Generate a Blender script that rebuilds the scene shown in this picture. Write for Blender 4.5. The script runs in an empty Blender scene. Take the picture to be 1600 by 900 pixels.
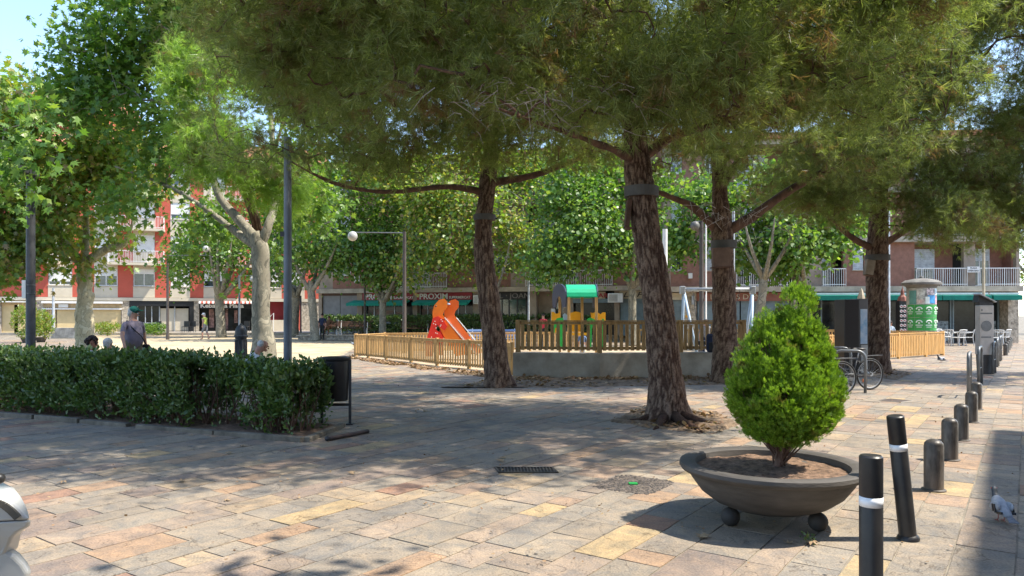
import bpy, math, random
import numpy as np
from mathutils import Vector, Matrix, noise
R = math.radians
S = bpy.context.scene
C = S.collection
random.seed(7); rng = np.random.default_rng(7)
# ---------------------------------------------------------------- camera, world, sun, exposure
F = 1150.0; EYE = 1.6; HOR = 492.0
cam = bpy.data.cameras.new('camera'); cam.sensor_width = 36; cam.lens = 36*F/1600; cam.shift_y = (HOR-450)/1600
cam.clip_end = 2000; cam.clip_start = 0.05
co = bpy.data.objects.new('camera', cam); co.location = (0, 0, EYE); co.rotation_euler = (R(90), 0, 0); C.objects.link(co); S.camera = co
SUNV = Vector((0.65, -0.05, 1.0)).normalized()          # towards the sun
w = bpy.data.worlds.new('World'); S.world = w; w.use_nodes = True
nt = w.node_tree; bg = nt.nodes['Background']; sky = nt.nodes.new('ShaderNodeTexSky')
sky.sky_type = 'NISHITA'; sky.sun_disc = False
sky.sun_elevation = math.asin(SUNV.z); sky.sun_rotation = math.atan2(SUNV.x, SUNV.y)
sky.altitude = 50; sky.air_density = 1.0; sky.dust_density = 0.6; sky.ozone_density = 1.4
nt.links.new(sky.outputs[0], bg.inputs[0]); bg.inputs[1].default_value = 0.15
sl = bpy.data.lights.new('sun', 'SUN'); sl.energy = 3.5; sl.angle = R(0.55); sl.color = (1.0, 0.925, 0.80)
so = bpy.data.objects.new('sun', sl); C.objects.link(so); so.rotation_euler = SUNV.to_track_quat('Z', 'Y').to_euler(); so.location = (10, -2, 30)
S.view_settings.view_transform = 'Standard'; S.view_settings.look = 'None'; S.view_settings.gamma = 1
S.view_settings.use_curve_mapping = False
S.view_settings.exposure = 1.5
S.cycles.max_bounces = 8; S.cycles.diffuse_bounces = 6; S.cycles.transmission_bounces = 6; S.cycles.transparent_max_bounces = 8
S.cycles.use_denoising = True

# ---------------------------------------------------------------- helpers
def gp(px, py, z=0.0):
    Y = F*(EYE-z)/(py-HOR); return ((px-800)/F*Y, Y, z)
def ax(px, Y): return (px-800)/F*Y
def az(py, Y): return EYE-(py-HOR)/F*Y
def P(px, py, Y): return Vector((ax(px, Y), Y, az(py, Y)))

def nodes_of(m):
    m.use_nodes = True; return m.node_tree, m.node_tree.nodes['Principled BSDF']
_M = {}
def mat(name, col, rough=0.7, metal=0.0, var=0.18, scale=3.0, bump=0.0, bscale=40.0, spec=0.4, col2=None, stretch=None, coat=0):
    if name in _M: return _M[name]
    m = bpy.data.materials.new(name); nt, b = nodes_of(m)
    N, L = nt.nodes, nt.links
    tc = N.new('ShaderNodeTexCoord'); mp = N.new('ShaderNodeMapping'); L.new(tc.outputs['Object'], mp.inputs[0])
    if stretch: mp.inputs['Scale'].default_value = stretch
    n1 = N.new('ShaderNodeTexNoise'); n1.inputs['Scale'].default_value = scale; n1.inputs['Detail'].default_value = 7; n1.inputs['Roughness'].default_value = 0.65
    L.new(mp.outputs[0], n1.inputs['Vector'])
    mx = N.new('ShaderNodeMix'); mx.data_type = 'RGBA'
    c2 = col2 if col2 else tuple(max(0, c*(1-var*1.6)) for c in col)
    c1 = col if col2 else tuple(min(1, c*(1+var*0.8)) for c in col)
    mx.inputs['A'].default_value = (*c2, 1); mx.inputs['B'].default_value = (*c1, 1)
    rr = N.new('ShaderNodeValToRGB'); rr.color_ramp.elements[0].position = 0.32; rr.color_ramp.elements[1].position = 0.66
    L.new(n1.outputs['Fac'], rr.inputs[0]); L.new(rr.outputs[0], mx.inputs['Factor']); L.new(mx.outputs['Result'], b.inputs['Base Color'])
    b.inputs['Roughness'].default_value = rough; b.inputs['Metallic'].default_value = metal
    b.inputs['Specular IOR Level'].default_value = spec
    if coat: b.inputs['Coat Weight'].default_value = coat
    if bump:
        n2 = N.new('ShaderNodeTexNoise'); n2.inputs['Scale'].default_value = bscale; n2.inputs['Detail'].default_value = 6
        L.new(mp.outputs[0], n2.inputs['Vector'])
        bp = N.new('ShaderNodeBump'); bp.inputs['Strength'].default_value = 1.0; bp.inputs['Distance'].default_value = bump
        L.new(n2.outputs['Fac'], bp.inputs['Height']); L.new(bp.outputs[0], b.inputs['Normal'])
    _M[name] = m; return m

def leafmat(name, cols, trans=0.35, gloss=0.06, brown=None, nscale=0.9, bthr=0.62, tcol=1.5):
    m = bpy.data.materials.new(name); m.use_nodes = True; nt = m.node_tree; N, L = nt.nodes, nt.links
    N.remove(N['Principled BSDF']); out = N['Material Output']
    g = N.new('ShaderNodeNewGeometry'); r = N.new('ShaderNodeValToRGB')
    e = r.color_ramp.elements
    while len(e) < len(cols): e.new(0.5)
    for i, c in enumerate(cols): e[i].position = i/(len(cols)-1); e[i].color = (*c, 1)
    L.new(g.outputs['Random Per Island'], r.inputs[0]); src = r.outputs[0]
    if brown:
        n = N.new('ShaderNodeTexNoise'); n.inputs['Scale'].default_value = nscale; n.inputs['Detail'].default_value = 3
        tc = N.new('ShaderNodeTexCoord'); L.new(tc.outputs['Object'], n.inputs['Vector'])
        rr = N.new('ShaderNodeValToRGB'); rr.color_ramp.elements[0].position = bthr; rr.color_ramp.elements[1].position = bthr+0.1
        L.new(n.outputs['Fac'], rr.inputs[0]); mx = N.new('ShaderNodeMix'); mx.data_type = 'RGBA'
        L.new(rr.outputs[0], mx.inputs['Factor']); L.new(src, mx.inputs['A']); mx.inputs['B'].default_value = (*brown, 1); src = mx.outputs['Result']
    d = N.new('ShaderNodeBsdfDiffuse'); t = N.new('ShaderNodeBsdfTranslucent'); gl = N.new('ShaderNodeBsdfGlossy'); gl.inputs['Roughness'].default_value = 0.42
    L.new(src, d.inputs[0])
    mul = N.new('ShaderNodeMix'); mul.data_type = 'RGBA'; mul.blend_type = 'MULTIPLY'; mul.inputs['Factor'].default_value = 1
    L.new(src, mul.inputs['A']); mul.inputs['B'].default_value = (tcol*1.05, tcol*1.1, tcol*0.45, 1); L.new(mul.outputs['Result'], t.inputs[0])
    m1 = N.new('ShaderNodeMixShader'); m1.inputs[0].default_value = trans; L.new(d.outputs[0], m1.inputs[1]); L.new(t.outputs[0], m1.inputs[2])
    m2 = N.new('ShaderNodeMixShader'); m2.inputs[0].default_value = gloss; L.new(m1.outputs[0], m2.inputs[1]); L.new(gl.outputs[0], m2.inputs[2])
    L.new(m2.outputs[0], out.inputs[0]); return m

def org(p):
    v = Vector((0, 0, 0))
    while p is not None: v += p.location; p = p.parent
    return v
def tag(o, label=None, cat=None, group=None, kind=None):
    if label: o['label'] = label
    if cat: o['category'] = cat
    if group: o['group'] = group
    if kind: o['kind'] = kind
    return o
def thing(name, label, cat, loc=(0, 0, 0), rz=0, group=None):
    o = bpy.data.objects.new(name, None); o.empty_display_size = 0.2; C.objects.link(o); o.location = loc; o.rotation_euler.z = rz
    return tag(o, label, cat, group)
def link(name, me, parent=None, at=None, mats=()):
    o = bpy.data.objects.new(name, me); C.objects.link(o)
    for m in mats: me.materials.append(m)
    off = Vector((0, 0, 0))
    if parent is not None: o.parent = parent; off = org(parent)
    if at is not None: o.location = Vector(at)-off; off = Vector(at)
    if off.length > 0: me.transform(Matrix.Translation(-off))
    return o
def copy_tree(o, parent=None, loc=None, rz=None, label=None, sc=None):
    c = o.copy(); C.objects.link(c); c.parent = parent
    for ch in o.children: copy_tree(ch, c)
    if loc is not None: c.location = loc
    if rz is not None: c.rotation_euler.z = rz
    if sc is not None: c.scale = sc
    if label: c['label'] = label
    return c

class MB:
    def __init__(s, fr=None): s.v = []; s.f = []; s.m = []; s.mi = 0; s.fr = fr; s.cut = []
    def add(s, vs, fs):
        o = len(s.v); s.cut.append((o, len(s.f)))
        s.v.extend([s.fr(*v) if s.fr else tuple(v) for v in vs]); s.f.extend([tuple(i+o for i in f) for f in fs]); s.m.extend([s.mi]*len(fs)); return s
    def box(s, a, b, rz=0, piv=None):
        x0, y0, z0 = a; x1, y1, z1 = b
        vs = [(x0,y0,z0),(x1,y0,z0),(x1,y1,z0),(x0,y1,z0),(x0,y0,z1),(x1,y0,z1),(x1,y1,z1),(x0,y1,z1)]
        if rz:
            p = piv or ((x0+x1)/2, (y0+y1)/2); c, n = math.cos(rz), math.sin(rz)
            vs = [(p[0]+(x-p[0])*c-(y-p[1])*n, p[1]+(x-p[0])*n+(y-p[1])*c, z) for x, y, z in vs]
        return s.add(vs, [(0,3,2,1),(4,5,6,7),(0,1,5,4),(1,2,6,5),(2,3,7,6),(3,0,4,7)])
    def cbox(s, c, d, M=None):
        hx, hy, hz = d[0]/2, d[1]/2, d[2]/2
        vs = [Vector((x*hx, y*hy, z*hz)) for z in (-1, 1) for x, y in ((-1,-1),(1,-1),(1,1),(-1,1))]
        if M is not None: vs = [M @ v for v in vs]
        vs = [tuple(v+Vector(c)) for v in vs]
        return s.add(vs, [(0,3,2,1),(4,5,6,7),(0,1,5,4),(1,2,6,5),(2,3,7,6),(3,0,4,7)])
    def beam(s, p0, p1, wd, ht):          # rectangular bar between two points
        p0, p1 = Vector(p0), Vector(p1); d = (p1-p0); L = d.length; d.normalize()
        up = Vector((0,0,1)) if abs(d.z) < 0.95 else Vector((0,1,0))
        x = d.cross(up).normalized(); y = x.cross(d).normalized()
        M = Matrix((x, d, y)).transposed()
        return s.cbox((p0+p1)/2, (wd, L, ht), M)
    def tube(s, pts, rad, n=8, cap=True):
        pts = [Vector(p) for p in pts]; k = len(pts)
        if not hasattr(rad, '__len__'): rad = [rad]*k
        t0 = (pts[1]-pts[0]).normalized(); up = Vector((0,0,1)) if abs(t0.z) < 0.9 else Vector((1,0,0))
        x = t0.cross(up).normalized(); vs = []; fs = []
        for i in range(k):
            t = (pts[min(i+1, k-1)]-pts[max(i-1, 0)]).normalized()
            x = (x-t*x.dot(t)).normalized(); y = t.cross(x)
            for j in range(n):
                a = 2*math.pi*j/n; vs.append(tuple(pts[i]+(x*math.cos(a)+y*math.sin(a))*rad[i]))
        for i in range(k-1):
            for j in range(n): fs.append((i*n+j, i*n+(j+1) % n, (i+1)*n+(j+1) % n, (i+1)*n+j))
        if cap: fs.append(tuple(range(n-1, -1, -1))); fs.append(tuple((k-1)*n+j for j in range(n)))
        return s.add(vs, fs)
    def lathe(s, prof, c=(0, 0, 0), n=24, M=None, sy=1.0):
        vs = []; fs = []; k = len(prof)
        for r, z in prof:
            for j in range(n):
                a = 2*math.pi*j/n; v = Vector((r*math.cos(a), r*math.sin(a)*sy, z))
                if M is not None: v = M @ v
                vs.append(tuple(v+Vector(c)))
        for i in range(k-1):
            for j in range(n): fs.append((i*n+j, i*n+(j+1) % n, (i+1)*n+(j+1) % n, (i+1)*n+j))
        if prof[0][0] > 1e-4: fs.append(tuple(range(n-1, -1, -1)))
        if prof[-1][0] > 1e-4: fs.append(tuple((k-1)*n+j for j in range(n)))
        return s.add(vs, fs)
    def prism(s, poly, f0, f1):           # poly 2D -> two 3D mapping functions' offsets (front, back)
        n = len(poly); vs = [f0(*p) for p in poly]+[f1(*p) for p in poly]
        fs = [tuple(range(n)), tuple(range(2*n-1, n-1, -1))]+[(i, i+n, (i+1) % n+n, (i+1) % n) for i in range(n)]
        return s.add(vs, fs)
    def ball(s, c, r, n=12, sc=(1,1,1), M=None):
        k = max(4, n//2); prof = [(math.sin(math.pi*i/k), -math.cos(math.pi*i/k)) for i in range(k+1)]
        D = Matrix.Diagonal(Vector((r*sc[0], r*sc[1], r*sc[2])))
        if M is not None: D = M @ D
        prof[0] = (1e-5, -1); prof[-1] = (1e-5, 1)
        return s.lathe(prof, c, n, D)
    def each(s, name, mats, parent=None, **k):      # every added piece becomes a mesh of its own
        c = s.cut+[(len(s.v), len(s.f))]; out = []
        for (v0, f0), (v1, f1) in zip(c[:-1], c[1:]):
            b = MB(); b.add(s.v[v0:v1], [tuple(i-v0 for i in f) for f in s.f[f0:f1]]); out.append(b.build(name, mats, parent, **k))
        return out
    def build(s, name, mats, parent=None, at=None, smooth=False, bevel=0, seg=2):
        me = bpy.data.meshes.new(name); me.from_pydata(s.v, [], s.f); 
        if not isinstance(mats, (list, tuple)): mats = [mats]
        me.polygons.foreach_set('material_index', s.m)
        o = link(name, me, parent, at, mats)
        if smooth:
            me.polygons.foreach_set('use_smooth', [True]*len(me.polygons))
            if smooth != 2:
                try: me.set_sharp_from_angle(angle=R(40))
                except Exception: pass
        if bevel:
            md = o.modifiers.new('bevel', 'BEVEL'); md.width = bevel; md.segments = seg; md.limit_method = 'ANGLE'
        me.update(); return o

def npmesh(name, V, Fc, mats, parent=None, at=None, smooth=False, k=3):
    """V (n,3), Fc (m,k) numpy -> one mesh object"""
    me = bpy.data.meshes.new(name); me.vertices.add(len(V)); me.vertices.foreach_set('co', np.ascontiguousarray(V, dtype=np.float32).ravel())
    me.loops.add(Fc.size); me.polygons.add(len(Fc))
    me.polygons.foreach_set('loop_start', np.arange(0, Fc.size, k, dtype=np.int32))
    me.loops.foreach_set('vertex_index', Fc.astype(np.int32).ravel())
    me.polygons.foreach_set('use_smooth', np.full(len(Fc), bool(smooth)))
    me.update(calc_edges=True)
    return link(name, me, parent, at, mats if isinstance(mats, (list, tuple)) else [mats])

def text(name, s, size, m, parent, loc, rz=0, ext=0.01, bold=0.0, sx=1.0, shear=0.0, align='LEFT', rx=90):
    cu = bpy.data.curves.new(name, 'FONT'); cu.body = s; cu.size = size; cu.extrude = ext; cu.offset = bold; cu.shear = shear; cu.align_x = align; cu.resolution_u = 3
    t = bpy.data.objects.new('tmp', cu); C.objects.link(t)
    me = bpy.data.meshes.new_from_object(t.evaluated_get(bpy.context.evaluated_depsgraph_get()))
    bpy.data.objects.remove(t)
    me.materials.clear()
    me.transform(Matrix.Translation(loc) @ Matrix.Rotation(rz, 4, 'Z') @ Matrix.Rotation(R(rx), 4, 'X') @ Matrix.Diagonal((sx, 1, 1, 1)))
    return link(name, me, parent, None, [m])

def unit(v): return v/np.maximum(np.linalg.norm(v, axis=-1, keepdims=True), 1e-9)
def scatter(T, TF, pos, ax_, up_, scale):
    """place template T (k,3) (x=length axis, z=normal) at pos with axis ax_, normal approx up_"""
    n = len(pos); a = unit(ax_); u = up_-a*np.sum(up_*a, 1, keepdims=True); u = unit(u); s = np.cross(u, a)
    V = pos[:, None, :]+scale[:, None, None]*(T[None, :, 0:1]*a[:, None, :]+T[None, :, 1:2]*s[:, None, :]+T[None, :, 2:3]*u[:, None, :])
    Fc = TF[None]+(np.arange(n)*len(T))[:, None, None]
    return V.reshape(-1, 3), Fc.reshape(-1, TF.shape[1])
def cat(parts):
    Vs = []; Fs = []; o = 0
    for V, Fc in parts: Vs.append(V); Fs.append(Fc+o); o += len(V)
    return np.concatenate(Vs), np.concatenate(Fs)
def nz(p, s=1.0): return noise.noise(Vector(p)*s)
def blob_points(blobs, n, shell=0.35, thr=-0.1, nsc=0.6, seed=1):
    """points inside a union of ellipsoids, clumped by noise. blobs: (cx,cy,cz,rx,ry,rz)"""
    g = np.random.default_rng(seed); B = np.array(blobs, dtype=float); vol = B[:, 3]*B[:, 4]*B[:, 5]; pr = vol**0.8; pr /= pr.sum(); out = []
    while len(out) < n:
        b = B[g.choice(len(B), p=pr)]; d = g.normal(size=3); d /= np.linalg.norm(d); r = g.random()**shell
        p = b[:3]+d*r*b[3:6]*(0.92+0.16*nz(d*3+b[:3]))
        if nz(p+seed*3.1, nsc) < thr: continue
        out.append(p)
    return np.array(out)
# ---------------------------------------------------------------- materials
M_concrete = mat('concrete', (0.33, 0.31, 0.27), 0.9, var=0.35, scale=2.2, bump=0.004, bscale=30)
M_sand = mat('sand', (0.44, 0.355, 0.225), 0.95, var=0.22, scale=0.8, bump=0.01, bscale=25)
M_soil = mat('soil', (0.16, 0.10, 0.065), 0.95, var=0.4, scale=14, bump=0.02, bscale=60)
M_joint = mat('joint', (0.30, 0.265, 0.205), 0.95, col2=(0.10, 0.085, 0.07), scale=2.2, bump=0.003)
M_terr = mat('terrace_paving', (0.30, 0.27, 0.23), 0.9, var=0.25, scale=1.5, bump=0.004)
M_black = mat('black_paint', (0.016, 0.016, 0.018), 0.42, col2=(0.034, 0.032, 0.030), scale=5, bump=0.0008, bscale=90)
M_dark = mat('dark_metal', (0.035, 0.037, 0.042), 0.5, var=0.3, scale=6, bump=0.001)
M_grey = mat('grey_metal', (0.17, 0.18, 0.19), 0.45, metal=0.4, var=0.2, scale=5)
M_lgrey = mat('galvanised', (0.42, 0.44, 0.46), 0.45, metal=0.3, var=0.2, scale=5)
M_white = mat('white_paint', (0.72, 0.71, 0.68), 0.55, var=0.08, scale=3)
M_cream = mat('cream_render', (0.54, 0.475, 0.365), 0.85, var=0.08, scale=1.2, bump=0.002)
M_red = mat('red_render', (0.47, 0.095, 0.06), 0.85, var=0.08, scale=1.0, bump=0.002)
M_dred = mat('dark_red', (0.22, 0.02, 0.022), 0.7, var=0.1)
M_brickb = mat('brown_brick', (0.27, 0.135, 0.095), 0.88, var=0.15, scale=4, bump=0.004)
M_brickc = mat('beige_wall', (0.33, 0.26, 0.20), 0.88, var=0.15, scale=2, bump=0.003)
M_slab = mat('slab_concrete', (0.42, 0.36, 0.28), 0.88, var=0.22, scale=1.6, bump=0.003)
M_stone = mat('rough_stone', (0.42, 0.36, 0.28), 0.9, var=0.4, scale=6, bump=0.02, bscale=14)
M_tile = mat('roof_tile', (0.42, 0.17, 0.10), 0.85, var=0.3, scale=8, bump=0.01)
M_shut = mat('grey_shutter', (0.20, 0.20, 0.205), 0.55, var=0.15, scale=2)
M_shutb = mat('blue_shutter', (0.17, 0.225, 0.25), 0.5, var=0.2, scale=2)
M_shuty = mat('beige_shutter', (0.60, 0.46, 0.24), 0.6, var=0.1, scale=1)
M_green = mat('green_awning', (0.0, 0.16, 0.115), 0.8, var=0.15, scale=2)
M_teal = mat('teal_awning', (0.01, 0.26, 0.19), 0.8, var=0.15, scale=2)
M_glass = mat('shop_glass', (0.018, 0.022, 0.024), 0.12, var=0.6, scale=0.9, spec=0.28)
M_glassb = mat('window_glass', (0.06, 0.075, 0.08), 0.08, var=0.6, scale=1.2, spec=0.8)
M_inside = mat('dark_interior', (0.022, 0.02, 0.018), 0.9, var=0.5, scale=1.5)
M_signred = mat('sign_red', (0.30, 0.018, 0.028), 0.5, var=0.08)
M_signblk = mat('sign_black', (0.012, 0.012, 0.013), 0.5, var=0.1)
M_signbrn = mat('sign_brown', (0.24, 0.09, 0.06), 0.7, var=0.15)
M_signbei = mat('sign_beige', (0.45, 0.38, 0.27), 0.7, var=0.1)
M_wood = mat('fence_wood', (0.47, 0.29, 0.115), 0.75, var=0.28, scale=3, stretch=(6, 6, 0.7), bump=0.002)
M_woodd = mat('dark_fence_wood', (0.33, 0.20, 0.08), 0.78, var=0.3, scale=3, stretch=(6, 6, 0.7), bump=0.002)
M_woodb = mat('bench_wood', (0.10, 0.05, 0.03), 0.7, var=0.3, scale=5)
M_orange = mat('orange_board', (0.80, 0.19, 0.012), 0.4, var=0.06, scale=4)
M_redb = mat('red_board', (0.72, 0.03, 0.018), 0.4, var=0.06, scale=4)
M_yel = mat('yellow_board', (0.75, 0.36, 0.02), 0.4, var=0.08)
M_grnb = mat('green_board', (0.02, 0.33, 0.06), 0.4, var=0.08)
M_roofg = mat('green_roof', (0.01, 0.36, 0.17), 0.4, var=0.08)
M_blueb = mat('dark_blue_board', (0.03, 0.04, 0.075), 0.45, var=0.1)
M_steel = mat('slide_steel', (0.75, 0.76, 0.78), 0.22, metal=0.9, var=0.08)
M_lblue = mat('light_blue_paint', (0.36, 0.47, 0.60), 0.45, var=0.08)
M_bowl = mat('planter_concrete', (0.078, 0.070, 0.062), 0.72, var=0.28, scale=2.5, bump=0.003, bscale=22, stretch=(1, 1, 5))
M_plast = mat('white_reflector', (0.75, 0.76, 0.78), 0.35, var=0.05)
M_boll = mat('bollard_iron', (0.12, 0.105, 0.09), 0.45, metal=0.2, var=0.45, scale=7, bump=0.0012, bscale=50, stretch=(1, 1, 0.4))
M_rubber = mat('rubber', (0.02, 0.02, 0.02), 0.7, var=0.2)
M_skin = mat('skin', (0.42, 0.22, 0.15), 0.55, var=0.1, scale=20)

# stones: colour picked per stone
def stone_mat():
    m = bpy.data.materials.new('paving_stone'); nt, b = nodes_of(m); N, L = nt.nodes, nt.links
    g = N.new('ShaderNodeNewGeometry'); r = N.new('ShaderNodeValToRGB'); r.color_ramp.interpolation = 'CONSTANT'
    cols = [(0.00,(0.245,0.225,0.195)),(0.10,(0.275,0.25,0.215)),(0.22,(0.225,0.215,0.20)),(0.33,(0.285,0.245,0.21)),(0.46,(0.25,0.215,0.185)),
            (0.54,(0.26,0.24,0.21)),(0.66,(0.29,0.225,0.18)),(0.73,(0.33,0.275,0.205)),(0.80,(0.24,0.20,0.178)),(0.875,(0.39,0.315,0.195)),
            (0.91,(0.265,0.25,0.225)),(0.945,(0.335,0.245,0.175)),(0.982,(0.29,0.185,0.14))]
    e = r.color_ramp.elements
    while len(e) < len(cols): e.new(0.5)
    for i, (p, c) in enumerate(cols): e[i].position = p; e[i].color = (*[q*(0.92+0.08*(0.27/q))*k for q, k in zip(c, (1.12, 1.07, 1.0))], 1)
    L.new(g.outputs['Random Per Island'], r.inputs[0])
    tc = N.new('ShaderNodeTexCoord')
    n1 = N.new('ShaderNodeTexNoise'); n1.inputs['Scale'].default_value = 5.0; n1.inputs['Detail'].default_value = 9; n1.inputs['Roughness'].default_value = 0.62; n1.inputs['Distortion'].default_value = 0.8
    L.new(tc.outputs['Object'], n1.inputs['Vector'])
    rp = N.new('ShaderNodeValToRGB'); rp.color_ramp.elements[0].position = 0.35; rp.color_ramp.elements[0].color = (0.66,0.68,0.72,1); rp.color_ramp.elements[1].position = 0.68; rp.color_ramp.elements[1].color = (1.18,1.06,0.92,1)
    L.new(n1.outputs['Fac'], rp.inputs[0])
    mx = N.new('ShaderNodeMix'); mx.data_type = 'RGBA'; mx.blend_type = 'MULTIPLY'; mx.inputs['Factor'].default_value = 0.85
    L.new(r.outputs[0], mx.inputs['A']); L.new(rp.outputs[0], mx.inputs['B'])
    n3 = N.new('ShaderNodeTexNoise'); n3.inputs['Scale'].default_value = 70; n3.inputs['Detail'].default_value = 4; L.new(tc.outputs['Object'], n3.inputs['Vector'])
    r3 = N.new('ShaderNodeValToRGB'); r3.color_ramp.elements[0].position = 0.36; r3.color_ramp.elements[0].color = (0.72,0.72,0.72,1); r3.color_ramp.elements[1].position = 0.62; r3.color_ramp.elements[1].color = (1.12,1.12,1.1,1)
    L.new(n3.outputs['Fac'], r3.inputs[0]); m3 = N.new('ShaderNodeMix'); m3.data_type = 'RGBA'; m3.blend_type = 'MULTIPLY'; m3.inputs['Factor'].default_value = 0.8
    L.new(mx.outputs['Result'], m3.inputs['A']); L.new(r3.outputs[0], m3.inputs['B']); 
    # spalled layer edges: thin dark crescents
    n4 = N.new('ShaderNodeTexNoise'); n4.inputs['Scale'].default_value = 1.7; n4.inputs['Detail'].default_value = 5; n4.inputs['Distortion'].default_value = 1.5; L.new(tc.outputs['Object'], n4.inputs['Vector'])
    r4 = N.new('ShaderNodeValToRGB'); q = r4.color_ramp.elements; q[0].position = 0.492; q[0].color = (1,1,1,1); q[1].position = 0.508; q[1].color = (1,1,1,1); k = q.new(0.5); k.color = (0.45,0.42,0.4,1)
    L.new(n4.outputs['Fac'], r4.inputs[0]); m4 = N.new('ShaderNodeMix'); m4.data_type = 'RGBA'; m4.blend_type = 'MULTIPLY'; m4.inputs['Factor'].default_value = 0.85
    L.new(m3.outputs['Result'], m4.inputs['A']); L.new(r4.outputs[0], m4.inputs['B'])
    # broad dirt and foot-traffic stains that run across the joints
    n5 = N.new('ShaderNodeTexNoise'); n5.inputs['Scale'].default_value = 0.75; n5.inputs['Detail'].default_value = 8; n5.inputs['Roughness'].default_value = 0.7; L.new(tc.outputs['Object'], n5.inputs['Vector'])
    r5 = N.new('ShaderNodeValToRGB'); r5.color_ramp.elements[0].position = 0.36; r5.color_ramp.elements[0].color = (0.66,0.66,0.68,1); r5.color_ramp.elements[1].position = 0.60; r5.color_ramp.elements[1].color = (1.08,1.07,1.05,1)
    L.new(n5.outputs['Fac'], r5.inputs[0]); m5 = N.new('ShaderNodeMix'); m5.data_type = 'RGBA'; m5.blend_type = 'MULTIPLY'; m5.inputs['Factor'].default_value = 0.75
    L.new(m4.outputs['Result'], m5.inputs['A']); L.new(r5.outputs[0], m5.inputs['B'])
    n6 = N.new('ShaderNodeTexVoronoi'); n6.inputs['Scale'].default_value = 5.5; L.new(tc.outputs['Object'], n6.inputs['Vector'])
    r6 = N.new('ShaderNodeValToRGB'); r6.color_ramp.elements[0].position = 0.05; r6.color_ramp.elements[0].color = (0.55,0.53,0.52,1); r6.color_ramp.elements[1].position = 0.085; r6.color_ramp.elements[1].color = (1,1,1,1)
    L.new(n6.outputs['Distance'], r6.inputs[0]); m6 = N.new('ShaderNodeMix'); m6.data_type = 'RGBA'; m6.blend_type = 'MULTIPLY'; m6.inputs['Factor'].default_value = 0.5
    L.new(m5.outputs['Result'], m6.inputs['A']); L.new(r6.outputs[0], m6.inputs['B']); L.new(m6.outputs['Result'], b.inputs['Base Color'])
    b.inputs['Roughness'].default_value = 0.72; b.inputs['Specular IOR Level'].default_value = 0.35
    ad = N.new('ShaderNodeMath'); ad.operation = 'MULTIPLY_ADD'; ad.inputs[1].default_value = 0.25; L.new(n3.outputs['Fac'], ad.inputs[0]); L.new(n1.outputs['Fac'], ad.inputs[2])
    bp = N.new('ShaderNodeBump'); bp.inputs['Distance'].default_value = 0.02; bp.inputs['Strength'].default_value = 1.0; L.new(ad.outputs[0], bp.inputs['Height']); L.new(bp.outputs[0], b.inputs['Normal'])
    return m
M_pave = stone_mat()

# ---------------------------------------------------------------- ground
gb = MB(); gb.add([(-700, -300, -0.06), (700, -300, -0.06), (700, 900, -0.06), (-700, 900, -0.06)], [(0, 1, 2, 3)])
tag(gb.build('ground', M_joint), kind='structure')
gb = MB(); gb.add([(-60, -12, -0.0055), (60, -12, -0.0055), (60, 66, -0.0055), (-60, 66, -0.0055)], [(0, 1, 2, 3)])
tag(gb.build('mortar_bed', M_joint), kind='structure')
def inpoly(x, y, poly):
    c = False; n = len(poly)
    for i in range(n):
        x0, y0 = poly[i]; x1, y1 = poly[i-1]
        if (y0 > y) != (y1 > y) and x < (x1-x0)*(y-y0)/(y1-y0)+x0: c = not c
    return c
SAND = [(-5.4, 22.3), (-8.2, 19.6), (-14, 22), (-19.5, 33), (-34, 57.6), (-13.6, 57.6), (-13.6, 46.7), (-8.5, 44), (-6.6, 28.2)]
PLAY = [(-5.9, 27.9), (-4.5, 26.6), (-3.4, 24.9), (-2.33, 22.7), (-1.28, 21.9), (0.0, 19.6), (0, 19.2), (3, 18.7), (6.2, 19.4), (10.5, 24.2), (13.3, 26.3), (17.1, 29.2), (16, 35), (2, 38), (-6, 33)]
PIT1 = [gp(952, 658)[:2], gp(1010, 636)[:2], gp(1120, 645)[:2], gp(1156, 662)[:2], gp(1112, 679)[:2], gp(1010, 668)[:2]]
PIT2 = [gp(690, 606)[:2], gp(800, 590)[:2], gp(930, 592)[:2], gp(1160, 588)[:2], gp(1175, 600)[:2], gp(820, 606)[:2]]
PIT4 = [gp(1340, 586)[:2], gp(1365, 572)[:2], gp(1425, 583)[:2], gp(1400, 594)[:2]]
BED = [(-12.5, 15.2), (-11.9, 13.4), (-2.62, 9.33), (-2.45, 10.5), (-11.6, 15.3)]
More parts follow.
